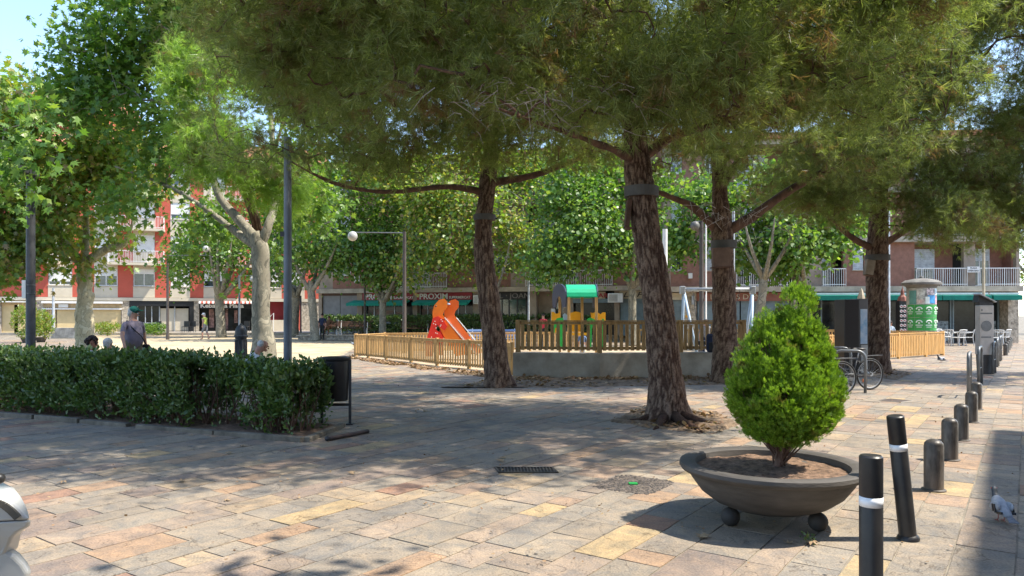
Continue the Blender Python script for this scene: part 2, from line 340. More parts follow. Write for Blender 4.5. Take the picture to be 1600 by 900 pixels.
def stones():
    U = np.array((0.573, 0.819)); Vv = np.array((-0.819, 0.573)); V = []; Fc = []; g = random.Random(3)
    j = 0.0058; v0 = -25.0
    while v0 < 70:
        roww = g.choice((.23, .27, .31, .31, .35, .41)); u = -50+g.random()
        while u < 95:
            L = g.choice((0.26, 0.34, 0.42, 0.48, 0.56, 0.66, 0.8))
            c = U*(u+L/2)+Vv*(v0+roww/2)
            vis = abs(c[0]) < 0.80*c[1]+3.5 and 2.2 < c[1] < 47.5
            if vis and c[1] > 3.0 or (vis):
                if not (inpoly(c[0], c[1], SAND) or inpoly(c[0], c[1], PLAY) or inpoly(c[0], c[1], PIT1) or inpoly(c[0], c[1], PIT2) or inpoly(c[0], c[1], PIT4) or inpoly(c[0], c[1], BED)):
                    z = g.uniform(-0.002, 0.0025); tx = g.uniform(-.003, .003); o = len(V)
                    jj = j if c[1] < 20 else 0.009
                    for du, dv in ((jj, jj), (L-jj, jj), (L-jj, roww-jj), (jj, roww-jj)):
                        p = U*(u+du+g.uniform(-.005, .005))+Vv*(v0+dv+g.uniform(-.005, .005)); V.append((p[0], p[1], z+tx*(du/L-.5)))
                    for k in range(4): V.append((V[o+k][0]+(c[0]-V[o+k][0])*-0.003, V[o+k][1], -0.025))
                    Fc += [(o, o+1, o+2, o+3)]+[(o+4+k, o+4+(k+1) % 4, o+(k+1) % 4, o+k) for k in range(4)]
            u += L
        v0 += roww
    return npmesh('paving', np.array(V), np.array(Fc), M_pave, k=4)
tag(stones(), kind='structure')
def sheet(name, poly, z, m, n=0):
    b = MB(); b.add([(x, y, z) for x, y in poly], [tuple(range(len(poly)))]); o = b.build(name, m); return tag(o, kind='structure')
def ccw(p):
    a = sum(p[i-1][0]*p[i][1]-p[i][0]*p[i-1][1] for i in range(len(p))); return p if a > 0 else p[::-1]
sheet('sand_plaza', ccw(SAND), -0.004, M_sand)
sheet('playground_ground', ccw(PLAY), -0.003, mat('play_sand', (0.42, 0.33, 0.22), 0.95, var=0.3, scale=1.5, bump=0.01))
M_dirt = mat('pit_dirt', (0.20, 0.14, 0.09), 0.95, var=0.5, scale=5, bump=0.03, bscale=18)
def rough_patch(name, poly, z, m, amp=0.02, step=0.12):
    xs = [p[0] for p in poly]; ys = [p[1] for p in poly]; V = []; idx = {}; Fc = []
    nx = int((max(xs)-min(xs))/step)+2; ny = int((max(ys)-min(ys))/step)+2
    for i in range(nx):
        for j in range(ny):
            x = min(xs)+i*step; y = min(ys)+j*step
            idx[i, j] = len(V); V.append((x, y, z+amp*(0.5+nz((x, y, 1), 2.5)+0.6*nz((x, y, 7), 7)) if inpoly(x, y, poly) else z-0.02))
    for i in range(nx-1):
        for j in range(ny-1):
            if any(inpoly(min(xs)+(i+a)*step, min(ys)+(j+b)*step, poly) for a in (0, 1) for b in (0, 1)):
                Fc.append((idx[i, j], idx[i+1, j], idx[i+1, j+1], idx[i, j+1]))
    return tag(npmesh(name, np.array(V), np.array(Fc), m, k=4, smooth=True), kind='structure')
rough_patch('tree_pit', PIT1, 0.0, M_dirt, 0.04, 0.06); rough_patch('tree_pit', PIT2, 0.005, M_dirt, 0.03); rough_patch('tree_pit', PIT4, 0.0, M_dirt, 0.03)
rough_patch('planting_bed', BED, 0.01, M_soil, 0.04, 0.1)
# raised terrace in front of the far buildings
tb = MB()
tb.box((-13.6, 47.0, -0.05), (9.0, 60, 0.30)); tb.box((-70, 58, -0.05), (-13.61, 80, 0.20))
tag(tb.build('terrace', M_terr), kind='structure')
tb = MB(); 
for i in range(75):
    x = -13.6+i*0.3
    tb.box((x+.01, 46.74+random.uniform(-.02, .02), -0.02), (x+.29, 47.0, 0.14)); tb.box((x-.14, 46.76+random.uniform(-.02, .02), 0.15), (x+.14, 46.99, 0.255))
wl = thing('stone_wall', 'low rough stone retaining wall behind the playground', 'wall', (-2, 46.8, 0))
tb.build('stone', M_stone, wl); MB().box((-13.7, 46.7, 0.262), (9.0, 47.05, 0.325)).build('coping', M_slab, wl)
tag(MB().box((-70, 57.8, -0.02), (-13.7, 58.0, 0.203)).build('kerb', M_slab), kind='structure')
# concrete edging of the hedge bed
def edging(p0, p1, h=0.07, wd=0.1):
    b = MB(); p0 = Vector((*p0, 0)); p1 = Vector((*p1, 0)); n = max(1, int((p1-p0).length/1.0)); 
    for i in range(n):
        a = p0.lerp(p1, i/n+0.004); c = p0.lerp(p1, (i+1)/n-0.004); dz = random.uniform(-.008, .008)
        b.beam(a+Vector((0, 0, h/2-.02+dz)), c+Vector((0, 0, h/2-.02+dz+random.uniform(-.006, .006))), wd, h+.02)
    return b.build('edging', mat('kerb_concrete', (.16, .14, .11), .9, var=.4, scale=3, bump=.004), None, bevel=0.008)
for a, c in (((-12.0, 13.35), (-5.45, 10.5)), ((-5.3, 10.42), (-2.62, 9.25)), ((-2.6, 9.27), (-2.42, 10.5))): tag(edging(a, c), kind='structure')
# ---------------------------------------------------------------- buildings
class Facade:
    """local frame on a wall: a = metres to the right, b = metres out of the wall, z up"""
    def __init__(s, px0, Y0, px1, Y1):
        s.p = Vector((ax(px0, Y0), Y0)); q = Vector((ax(px1, Y1), Y1)); s.L = (q-s.p).length; s.u = (q-s.p)/s.L; s.n = Vector((s.u.y, -s.u.x)); s.ang = math.atan2(s.u.y, s.u.x)
    def __call__(s, a, b, z): c = s.p+s.u*a+s.n*b; return (c.x, c.y, z)
    def a(s, px): k = (px-800)/F; return (k*s.p.y-s.p.x)/(s.u.x-k*s.u.y)
    def Y(s, px): return s.p.y+s.u.y*s.a(px)
    def z(s, py, px): return az(py, s.Y(px))
def window(fr, root, a0, a1, z0, z1, kind='glass', sill=True, frame=M_white, shut=0.0, shm=M_white, depth=0.12):
    b = MB(fr); t = 0.06
    b.box((a0, -depth, z0), (a1, -depth+.04, z0+t)); b.box((a0, -depth, z1-t), (a1, -depth+.04, z1)); b.box((a0, -depth, z0), (a0+t, -depth+.045, z1)); b.box((a1-t, -depth, z0), (a1, -depth+.045, z1))
    n = 2 if a1-a0 < 2.2 else 3
    for i in range(1, n): m_ = a0+(a1-a0)*i/n; b.box((m_-.03, -depth, z0), (m_+.03, -depth+.042, z1))
    o = b.build('window', frame, root)
    MB(fr).box((a0+.01, -depth-.02, z0+.01), (a1-.01, -depth+.012, z1-.01)).build('pane', M_glassb, o)
    if shut > 0:
        s = MB(fr); zt = z1-(z1-z0)*shut; k = int((z1-zt)/0.1)+1
        for i in range(k): s.box((a0+.02, -depth+.05, z1-(i+1)*.1+.008), (a1-.02, -depth+.075, z1-i*.1))
        s.build('shutter', shm, o)
    if sill: MB(fr).box((a0-.05, -depth, z0-.06), (a1+.05, .06, z0-.002)).build('sill', M_slab, o)
    return o
def shutter(fr, root, a0, a1, z0, z1, m, b0=-0.15, sp=0.11, split=1):
    s = MB(fr); k = int((z1-z0)/sp)
    for j in range(split):
        x0 = a0+(a1-a0)*j/split+.02; x1 = a0+(a1-a0)*(j+1)/split-.02
        for i in range(k): s.box((x0, b0, z0+i*sp), (x1, b0+.03, z0+(i+1)*sp-.012))
        s.box((x0, b0-.02, z0), (x1, b0+.012, z1))
    return s.build('roller_shutter', m, root)
def railing(fr, parent, a0, a1, z0, h=1.0, b=0.9, m=M_white, side=True, sp=0.115):
    r = MB(fr); 
    r.box((a0, b-.025, z0+h-.05), (a1, b+.025, z0+h)); r.box((a0, b-.02, z0+.08), (a1, b+.02, z0+.12))
    n = int((a1-a0)/sp)
    for i in range(n+1):
        x = a0+(a1-a0)*i/n; w_ = .011 if i % 12 else .02; r.box((x-w_, b-.012, z0), (x+w_, b+.012, z0+h-.05))
    if side and b > 0.2:
        for x in (a0, a1):
            r.box((x-.02, 0, z0+h-.05), (x+.02, b, z0+h)); n2 = int(b/sp)
            for i in range(n2): r.box((x-.011, i*sp, z0), (x+.011, i*sp+.02, z0+h-.05))
    return r.build('railing', m, parent)

# ---- red and cream apartment block, far left
fr = Facade(-170, 55.5, 506, 66.5); A = fr.a; Zs = 3.05
red = thing('apartment_building', 'apartment block with red and cream walls and beige garage shutters left of the square', 'building', fr(fr.L/2, 0, 0.2))
H = 2.85; top = Zs+4*H+.35
# openings: per storey a wall built as piers/panels
bays = [(75, 113), (147, 184), (208, 242), (266, 297), (318, 352), (420, 440), (452, 476)]
bays = [(-140, -95), (-60, -20)]+bays
wm = MB(fr); wr = MB(fr); cp = MB(fr)
for s_ in range(4):
    z0 = Zs+s_*H; z1 = z0+H; zs = z0+.95; zt = z0+2.35; x = -0.01
    for (p0, p1) in bays:
        a0, a1 = A(p0), A(p1)
        wr.box((x, -.3, z0), (a0, 0, z1)); x = a1
        cp.box((a0, -.3, z0), (a1, .015, zs)); cp.box((a0, -.3, zt), (a1, .012, z1))
    wr.box((x, -.3, z0), (fr.L, 0, z1))
wr.each('wall', M_red, red); cp.each('panel', M_cream, red)
MB(fr).box((0, -9, Zs-.3), (fr.L, -.32, top)).build('core', M_inside, red)
bd = MB(fr); bd.box((0, -.3, Zs-.28), (fr.L, .12, Zs-.02))
bd.box((0, -.3, top), (fr.L, .5, top+.3)); bd.build('cornice', M_cream, red)
for s_ in range(4):
    z0 = Zs+s_*H
    for i, (p0, p1) in enumerate(bays):
        a0, a1 = A(p0), A(p1); sh = (0.9, .4, .35, 1.0, .7, .9, .5, .6, .8)[(i+s_*3+2) % 9] if s_ else {75: .75, 147: .42, 208: .25, 266: 1.0}.get(p0, .6)
        window(fr, red, a0+.02, a1-.02, z0+.95, z0+2.35, shut=sh)
for s_ in (1, 2, 3):
    z0 = Zs+s_*H
    for p0, p1 in ((170, 258), (330, 400), (20, 95)):
        a0, a1 = A(p0), A(p1); bl = MB(fr).box((a0, -.05, z0-.2), (a1, .95, z0)).build('balcony', M_cream, red); railing(fr, bl, a0+.05, a1-.05, z0, 1.0, .9)
rf = MB(fr)
rf.add([(-.4, .75, top+.3), (fr.L+.4, .75, top+.3), (fr.L+.4, -4.6, top+2.5), (-.4, -4.6, top+2.5), (fr.L+.4, -10, top+.3), (-.4, -10, top+.3)], [(0, 1, 2, 3), (3, 2, 4, 5), (0, 3, 5), (1, 4, 2)])
for i in range(int(fr.L/.45)): x = -.3+i*.45; rf.add([(x, .77, top+.32), (x+.2, .77, top+.32), (x+.2, -4.6, top+2.56), (x, -4.6, top+2.56), (x+.1, .77, top+.4), (x+.1, -4.6, top+2.64)], [(0, 4, 5, 3), (4, 1, 2, 5), (0, 1, 4)])
rf.build('roof', M_tile, red)
# ground floor
pl = MB(fr)
for p0, p1 in ((-170, -150), (-8, 2), (57, 68), (190, 202), (303, 311), (470, 506)): pl.box((A(p0), -.6, 0.2), (A(p1), .03, Zs-.28))
pl.each('pillar', M_stone, red)
MB(fr).box((0, -6, 0.2), (fr.L, -3.2, Zs-.3)).build('shop_back_wall', M_inside, red)
ZT = Zs-.3
shutter(fr, red, A(-148), A(-8), .2, ZT-.35, M_shuty, split=3); shutter(fr, red, A(2), A(22), .2, ZT-.35, M_shuty); shutter(fr, red, A(27), A(57), .2, ZT-.35, M_shuty)
shutter(fr, red, A(88), A(189), .2, ZT-.55, M_shuty, split=2); MB(fr).box((A(68), -.2, .2), (A(87), -.14, ZT-.55)).build('perforated_panel', M_shuty, red)
pf = MB(fr)
for i in range(7):
    for j in range(16): pf.cbox((A(69.5)+i*.14, -.135, .4+j*.13), (.06, .012, .05), Matrix.Rotation(R(45), 3, 'Y')) if False else pf.box((A(69.5)+i*.14, -.139, .35+j*.12), (A(69.5)+i*.14+.055, -.13, .35+j*.12+.05))
pf.build('perforation', M_inside, red)
b = MB(fr); b.box((A(68), -.2, ZT-.55), (A(190), -.02, ZT-.003)); b.box((A(2), -.3, ZT-.35), (A(57), -.02, ZT-.003)); b.each('lintel', mat('beige_lintel', (.45, .34, .2), .8), red)
b = MB(fr); b.box((A(66), 0, ZT-.22), (A(192), .32, ZT-.05)); b.box((A(66), .02, ZT-.72), (A(190), .1, ZT-.6)); b.box((A(-60), 0, ZT-.16), (A(55), .5, ZT-.08)); b.each('awning_box', M_white, red)
b = MB(fr); b.box((A(92), .1, ZT-.55), (A(107), .14, ZT-.28)); b.build('shop_sign', M_white, red)
# black fronted shop
b = MB(fr); b.box((A(202), -.1, ZT-.42), (A(303), .05, ZT-.01)); b.box((A(202), -.1, .2), (A(204), .04, ZT-.42)); b.box((A(296), -.1, .2), (A(303), .04, ZT-.42)); b.build('shop_front', M_signblk, red)
MB(fr).box((A(204), -.5, .2), (A(248), -.47, ZT-.42)).build('shop_window', M_glass, red)
MB(fr).box((A(250), -.35, .25), (A(294), -.3, ZT-.6)).each('partition', M_cream, red)
b = MB(fr)
for p in (204, 214, 226, 236, 248, 272): b.box((A(p), -.28, .2), (A(p)+.07, -.2, ZT-.42))
b.box((A(204), -.28, .9), (A(248), -.24, .95)); b.build('mullion', M_lgrey, red)
# kebab shop
sg = MB(fr).box((A(311), -.1, ZT-.62), (A(396), .12, ZT-.14)).build('shop_sign', M_signblk, red)
text('lettering', 'Kebab La Plaça', .50, M_white, sg, fr(A(313), .13, ZT-.52), fr.ang, .01, .016, 1.15)
aw = MB(fr); aw2 = MB(fr)
for i in range(26):
    x0 = A(311)+(A(398)-A(311))*i/26; x1 = A(311)+(A(398)-A(311))*(i+1)/26; (aw if i % 2 else aw2).add([(x0, .13, ZT+.02), (x1, .13, ZT+.02), (x1, .55, ZT-.1), (x0, .55, ZT-.1), (x0, .55, ZT-.2), (x1, .55, ZT-.2)], [(0, 1, 2, 3), (3, 2, 5, 4)])
awo = aw.build('awning', M_red, red); aw2.build('stripes', M_white, awo)
b = MB(fr); b.box((A(311), -.9, .2), (A(396), -.85, ZT-.6)); b.build('shop_window', M_glass, red)
b = MB(fr)
for p, q, z0, z1 in ((326, 334, .5, 2.1), (352, 356, .2, 2.2), (366, 371, .9, 2.0)): b.box((A(p), -.84, z0), (A(q), -.8, z1))
b.each('menu_board', mat('menu', (.25, .14, .12), .6, var=.9, scale=3), red)
b = MB(fr); b.box((A(398), -.3, 1.35), (A(420), .1, 2.5)); o = b.build('serving_window', M_white, red); MB(fr).box((A(403), .1, 1.5), (A(415), .12, 2.3)).build('screen', M_glassb, o)
MB(fr).box((A(396), -.5, .2), (A(420), -.3, ZT)).build('side_panel', M_signblk, red)
MB(fr).box((A(420), -.6, .2), (A(446), -.3, ZT)).build('recess_wall', M_dred, red)
MB(fr).box((A(446), -.4, .2), (A(470), .02, ZT)).build('lower_wall', M_red, red)
b = MB(fr); b.box((A(398), .3, .2), (A(446), .4, 1.15)); o = b.build('ramp_wall', M_cream, red)
rl = MB(fr); rl.tube([fr.p.to_3d()*0+Vector((A(421), .5, 1.4)), Vector((A(427), .5, 1.75)), Vector((A(427), .5, .2))], .035, 6); rl.build('handrail', M_white, o)
# taller block behind with tiled roof
fb = Facade(60, 84, 150, 84); bk = thing('apartment_building', 'tall block with pale tiled roof showing over the trees at far left', 'building', fb(3, -4, 0))
MB(fb).box((-2, -12, 0), (fb.L-1, 0, az(150, 84)-.5)).build('wall', M_red, bk); MB(fb).box((-2.4, -12, az(150, 84)-.5), (fb.L-.6, .5, az(150, 84))).build('cornice', M_cream, bk)
MB(fb).add([(-2.6, .7, az(150, 84)), (fb.L-.5, .7, az(150, 84)), (fb.L-1, -6, az(150, 84)+2.6), (-2.6, -6, az(150, 84)+2.6), (fb.L-.5, -13, az(150, 84)), (-2.6, -13, az(150, 84))], [(0, 1, 2, 3), (3, 2, 4, 5), (1, 4, 2), (0, 3, 5)]).build('roof', M_tile, bk)

# ---- brick blocks
def brick_block(fr, name_lbl, Zb, Zg, bays, floors, H, a_end=None):
    root = thing('apartment_building', name_lbl, 'building', fr(fr.L/2, 0, Zg)); L = fr.L
    wb = MB(fr); wc = MB(fr); top = Zb+floors*H
    for s_ in range(floors):
        z0 = Zb+s_*H; z1 = z0+H; x = 0; k = 0
        for (p0, p1, kind) in bays:
            a0, a1 = fr.a(p0), fr.a(p1); (wb if k % 3 else wc).box((x, -.3, z0), (a0, 0, z1)) if a0 > x+.02 else None; k += 1
            if kind == 'b': (wb).box((a0, -1.3, z0), (a1, -1.2, z1)); wc.box((a0, -1.2, z1-.35), (a1, 0, z1-.01))
            else: wb.box((a0, -.3, z0), (a1, 0, z0+.95)); wc.box((a0, -.3, z1-.45), (a1, 0, z1))
            x = a1
        (wc if k % 2 else wb).box((x, -.3, z0), (L, 0, z1))
    wb.each('wall', M_brickb, root); wc.each('pier', M_brickc, root)
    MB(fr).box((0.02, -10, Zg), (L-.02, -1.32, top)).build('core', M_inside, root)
    MB(fr).box((0, -9.9, Zb), (.25, -.3, top)).box((L-.25, -9.9, Zb), (L, -.3, top)).each('side_wall', M_brickb, root)
    for s_ in range(floors+1):
        z0 = Zb+s_*H; MB(fr).box((0, -1.3, z0-.30), (L, .35, z0)).build('slab', M_slab, root)
    for s_ in range(floors):
        z0 = Zb+s_*H
        for i, (p0, p1, kind) in enumerate(bays):
            a0, a1 = fr.a(p0), fr.a(p1)
            if kind == 'b':
                w_ = window(fr, root, a0+.25, (a0+a1)/2+.3, z0+.05, z0+2.2, sill=False, depth=1.17, shut=(0.3, .8, .5)[(i+s_) % 3], shm=M_lgrey)
                railing(fr, root, a0-.02, a1+.02, z0, 1.02, .3, M_white if s_ == 0 else M_lgrey, side=False)
            else: window(fr, root, a0+.02, a1-.02, z0+.95, z1=z0+H-.47, shut=(.4, 1.0, .6)[(i+s_) % 3], shm=M_lgrey)
    rt = MB(fr); rt.box((-.3, -10.3, top), (L+.3, .6, top+.3)); rt.build('roof', M_tile, root)
    return root
frc = Facade(498, 52.5, 1030, 45.5)
cen = brick_block(frc, 'brown brick apartment block with supermarket under green awnings behind the playground', 3.42, 0.3, [(520, 548, 'w'), (612, 700, 'b'), (770, 798, 'w'), (824, 957, 'b'), (990, 1012, 'w')], 3, 2.85)
A = frc.a; fr = frc; ZT = 3.42-.30
def zc(py, px): return frc.z(py, px)
pl = MB(fr)
for p0, p1 in ((498, 503), (558, 566), (645, 652), (739, 752), (757, 760), (825, 838), (960, 968)): pl.box((A(p0), -.9, .3), (A(p1), .02, ZT))
pl.each('pillar', M_brickc, cen)
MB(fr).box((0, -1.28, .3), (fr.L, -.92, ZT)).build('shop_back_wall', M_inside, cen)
MB(fr).box((A(503), -.3, ZT-.16), (A(558), -.05, ZT)).each('lintel', mat('brown_lintel', (.10, .06, .05), .7), cen)
shutter(fr, cen, A(503), A(558), .3, ZT-.16, M_shut, split=2)
for p0, p1, tx in ((567, 645, 0), (652, 738, 1)):
    sg = MB(fr).box((A(p0), -.1, ZT-.5), (A(p1), .06, ZT-.01)).build('shop_sign', M_signred, cen)
    text('lettering', 'PROXIM', .52, M_white, sg, fr(A(p0)+.18, .07, ZT-.44), fr.ang, .01, .014, 1.1)
    text('lettering', 'SUPERMERCAT', .23, M_white, sg, fr(A(p0)+2.35, .07, ZT-.42), fr.ang, .01, .006, 1.0)
def awning(fr, root, a0, a1, z, out, drop, val, m, scal=True):
    b = MB(fr); n = max(2, int((a1-a0)/.22)); b.add([(a0, .06, z), (a1, .06, z), (a1, out, z-drop), (a0, out, z-drop), (a0, out, z-drop-.02), (a1, out, z-drop-.02)], [(0, 1, 2, 3)])
    vs = []; fs = []
    for i in range(n*2+1): x = a0+(a1-a0)*i/(n*2); vs += [(x, out, z-drop), (x, out+.005, z-drop-val-(0.05 if (i % 2 and scal) else 0))]
    for i in range(n*2): fs.append((2*i, 2*i+2, 2*i+3, 2*i+1))
    b.add(vs, fs)
    for x in (a0, a1): b.add([(x, .06, z), (x, out, z-drop), (x, out, z-drop-val), (x, .06, z-.1)], [(0, 1, 2, 3)])
    return b.build('awning', m, root)
awning(fr, cen, A(553), A(641), ZT-.5, 1.1, .22, .16, M_teal); awning(fr, cen, A(652), A(737), ZT-.5, .9, .2, .16, M_teal)
b = MB(fr); b.box((A(567), -.5, .3), (A(645), -.45, ZT-.5)); b.box((A(652), -.5, .3), (A(738), -.45, ZT-.5)); b.each('shop_window', M_glass, cen)
b = MB(fr)
for p in (567, 580, 596, 612, 628, 643, 652, 664, 678, 690, 705, 712, 724, 736): b.box((A(p), -.45, .3), (A(p)+.06, -.4, ZT-.5))
b.box((A(567), -.45, 1.0), (A(645), -.41, 1.1)); b.build('mullion', M_lgrey, cen)
b = MB(fr)
for p, q, z0, z1 in ((570, 578, .9, 1.9), (582, 594, 1.1, 2.0), (599, 610, .9, 1.9), (614, 626, 1.0, 1.8), (655, 663, 1.2, 2.0), (666, 676, 1.0, 2.0), (680, 688, 1.2, 1.9)): b.box((A(p), -.44, z0), (A(q), -.435, z1))
b.each('window_poster', mat('poster_mix', (.35, .16, .10), .6, var=1.2, scale=1.7, col2=(.08, .12, .11)), cen)
# air conditioner pieces and cables
def ac(fr, root, a, z, s=.8, b=.03):
    o = MB(fr).box((a, b, z), (a+s, b+.32, z+.58)).build('air_conditioner', M_white, root, bevel=.02)
    g = MB(fr)
    for i in range(9): g.box((a+.08, b+.322, z+.08+i*.05), (a+s*.65, b+.33, z+.1+i*.05))
    g.build('grille', M_grey, o)
ac(fr, cen, A(951), ZT-.75, .95); ac(fr, cen, A(742), ZT-.8, .5); MB(fr).box((A(862), 0, .9), (A(868), .2, 2.0)).build('meter_box', M_white, cen)
# dark-fronted shop
sg = MB(fr).box((A(760), -.1, ZT-.5), (A(822), .04, ZT-.04)).build('shop_sign', M_signblk, cen)
text('lettering', 'GAL · JOAN', .46, mat('sign_grey', (.22, .2, .19), .6), sg, fr(A(763), .05, ZT-.42), fr.ang, .01, .004, 1.2)
MB(fr).box((A(760), -.3, .3), (A(822), -.25, ZT-.5)).build('shop_window', mat('teal_glass', (.01, .06, .07), .06, var=.7, scale=.8, spec=.8), cen)
b = MB(fr)
for p in (760, 771, 782, 793, 806, 820): b.box((A(p), -.25, .3), (A(p)+.07, -.2, ZT-.5))
b.build('mullion', M_dark, cen)
MB(fr).box((A(838), -.8, .3), (A(862), -.7, ZT)).build('recess_wall', M_brickc, cen)
b = MB(fr).box((A(862), -.6, .3), (A(880), -.55, ZT-.3)).build('door', M_signblk, cen); MB(fr).box((A(866), -.54, 1.2), (A(872), -.53, 2.4)).box((A(874), -.54, 1.2), (A(878), -.53, 2.4)).build('pane', M_glassb, b)
MB(fr).box((A(880), -.4, .3), (A(895), -.1, ZT)).build('recess_wall', M_brickc, cen)
MB(fr).box((A(895), -.6, .3), (A(960), -.5, ZT-.5)).build('shop_window', M_glass, cen)
b = MB(fr); b.box((A(895), -.1, ZT-.75), (A(960), .02, ZT-.5)); b.each('lintel', M_shutb, cen)
sg = MB(fr).box((A(895), -.1, ZT-.49), (A(946), .03, ZT-.05)).build('shop_sign', M_signbei, cen)
text('lettering', 'BAR', .38, M_signred, sg, fr(A(928), .035, ZT-.42), fr.ang, .01, .01, 1.3)
sg = MB(fr).box((A(968), -.1, ZT-.5), (fr.L-.02, .04, ZT-.02)).build('shop_sign', M_signbei, cen)
text('lettering', 'La Peña', .44, M_signblk, sg, fr(A(973), .045, ZT-.4), fr.ang, .01, .002, 1.6, shear=.3)
shutter(fr, cen, A(968), fr.L-.05, .3, ZT-.5, M_shutb)
for p0, p1 in ((605, 606), (697, 698)): pass
MB(fr).box((A(554), .02, 3.85), (A(562), .05, 4.35)).build('wall_box', M_white, cen)
# ---- right block
frr = Facade(1036, 42.6, 1593, 41.4); fr = frr; A = fr.a
rgt = brick_block(fr, 'pinkish brick apartment block over the café with the green awnings', 3.22, 0.0, [(1048, 1066, 'w'), (1101, 1118, 'w'), (1150, 1240, 'b'), (1284, 1318, 'b'), (1332, 1350, 'w'), (1429, 1506, 'b'), (1524, 1588, 'b')], 3, 2.8)
ZT = 3.22-.30
pl = MB(fr)
for p0, p1 in ((1068, 1088), (1236, 1246), (1575, 1591)): pl.box((A(p0), -1.0, 0), (A(p1), .02, ZT))
pl.each('pillar', M_stone, rgt)
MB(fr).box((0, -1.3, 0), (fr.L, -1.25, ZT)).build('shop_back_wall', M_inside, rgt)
sg = MB(fr).box((0, -.1, ZT-.45), (A(1068), .03, ZT-.05)).build('shop_sign', M_signbei, rgt)
shutter(fr, rgt, .03, A(1068), 0, ZT-.45, M_shutb)
sg = MB(fr).box((A(1088), -.1, ZT-.52), (A(1236), .04, ZT-.04)).build('shop_sign', M_signbrn, rgt)
text('lettering', 'L', .42, M_signbei, sg, fr(A(1109), .045, ZT-.42), fr.ang, .01, .0, 1.2)
text('lettering', "S D'EN", .42, M_signbei, sg, fr(A(1150), .045, ZT-.42), fr.ang, .01, .0, 1.15)
shutter(fr, rgt, A(1090), A(1157), 0, ZT-.52, M_shutb); shutter(fr, rgt, A(1158), A(1236), 0, ZT-.52, M_shutb)
MB(fr).box((A(1074), .03, 1.7), (A(1078), .05, 1.85)).box((A(1071), .03, 1.45), (A(1077), .05, 1.58)).each('yellow_notice', M_yel, rgt)
MB(fr).box((A(1080), .03, 2.2), (A(1084), .2, 2.7)).build('wall_box', M_lgrey, rgt); MB(fr).box((A(1075), .01, 3.7), (A(1081), .2, 4.0)).build('alarm_box', M_white, rgt)
# café front
MB(fr).box((A(1246), -.9, 0), (A(1575), -.86, ZT)).build('cafe_window', M_glass, rgt)
b = MB(fr)
for p in (1262, 1290, 1320, 1352, 1395, 1430, 1462, 1496, 1500, 1537, 1572): b.box((A(p), -.86, 0), (A(p)+.08, -.78, ZT-.25))
b.box((A(1246), -.86, ZT-.25), (A(1575), -.7, ZT)); b.build('mullion', M_shutb, rgt)
MB(fr).box((A(1462), -.84, .1), (A(1494), -.835, 1.25)).box((A(1540), -.84, .1), (A(1570), -.835, 1.25)).each('frosted_band', mat('frosted', (.2, .24, .25), .5, var=.6, scale=6), rgt)
b = MB(fr); b.box((A(1256), .02, ZT-.18), (A(1352), .5, ZT-.08)); b.box((A(1353), .02, ZT-.18), (A(1536), .5, ZT-.08)); b.box((A(1539), .02, ZT-.18), (A(1584), .5, ZT-.08)); b.each('awning_box', M_white, rgt)
for p0, p1 in ((1256, 1352), (1353, 1460), (1461, 1536), (1539, 1583)): awning(fr, rgt, A(p0), A(p1), ZT-.14, .85, .10, .26, M_green, False)
sg = MB(fr).box((A(1505.5), .37, 3.98), (A(1524.5), .4, 4.3)).build('street_sign', M_white, rgt)
text('lettering', 'PLAÇA', .12, M_signblk, sg, fr(A(1515), .405, 4.18), fr.ang, .004, .002, 1.0, align='CENTER'); text('lettering', "D'EN BAU", .13, M_signblk, sg, fr(A(1515), .405, 4.03), fr.ang, .004, .002, 1.0, align='CENTER')
# ---- block outside the frame on the right whose shadow crosses the pavement
u = Vector((0.562, 0.827)); n_ = Vector((0.827, -0.562))
def fo(a, b, z): c = Vector((15.07, 9.45))-u*a+n_*b; return (c.x, c.y, z)
ob = thing('apartment_building', 'brick block along the pavement beyond the right edge', 'building', fo(10, 4, 0))
MB(fo).box((0, 0, 0), (34, 10, 12.6)).build('wall', M_brickb, ob)
for i in range(9):
    for s_ in range(4):
        o = MB(fo).box((1.2+i*3.6, -.03, 1.0+s_*3), (2.8+i*3.6, .02, 2.6+s_*3)).build('window', M_glassb, ob); MB(fo).box((1.1+i*3.6, -.08, .9+s_*3), (2.9+i*3.6, .0, 1.0+s_*3)).build('sill', M_slab, o)
MB(fo).box((-.1, -.1, 12.6), (34, 10, 12.9)).build('cornice', M_slab, ob)
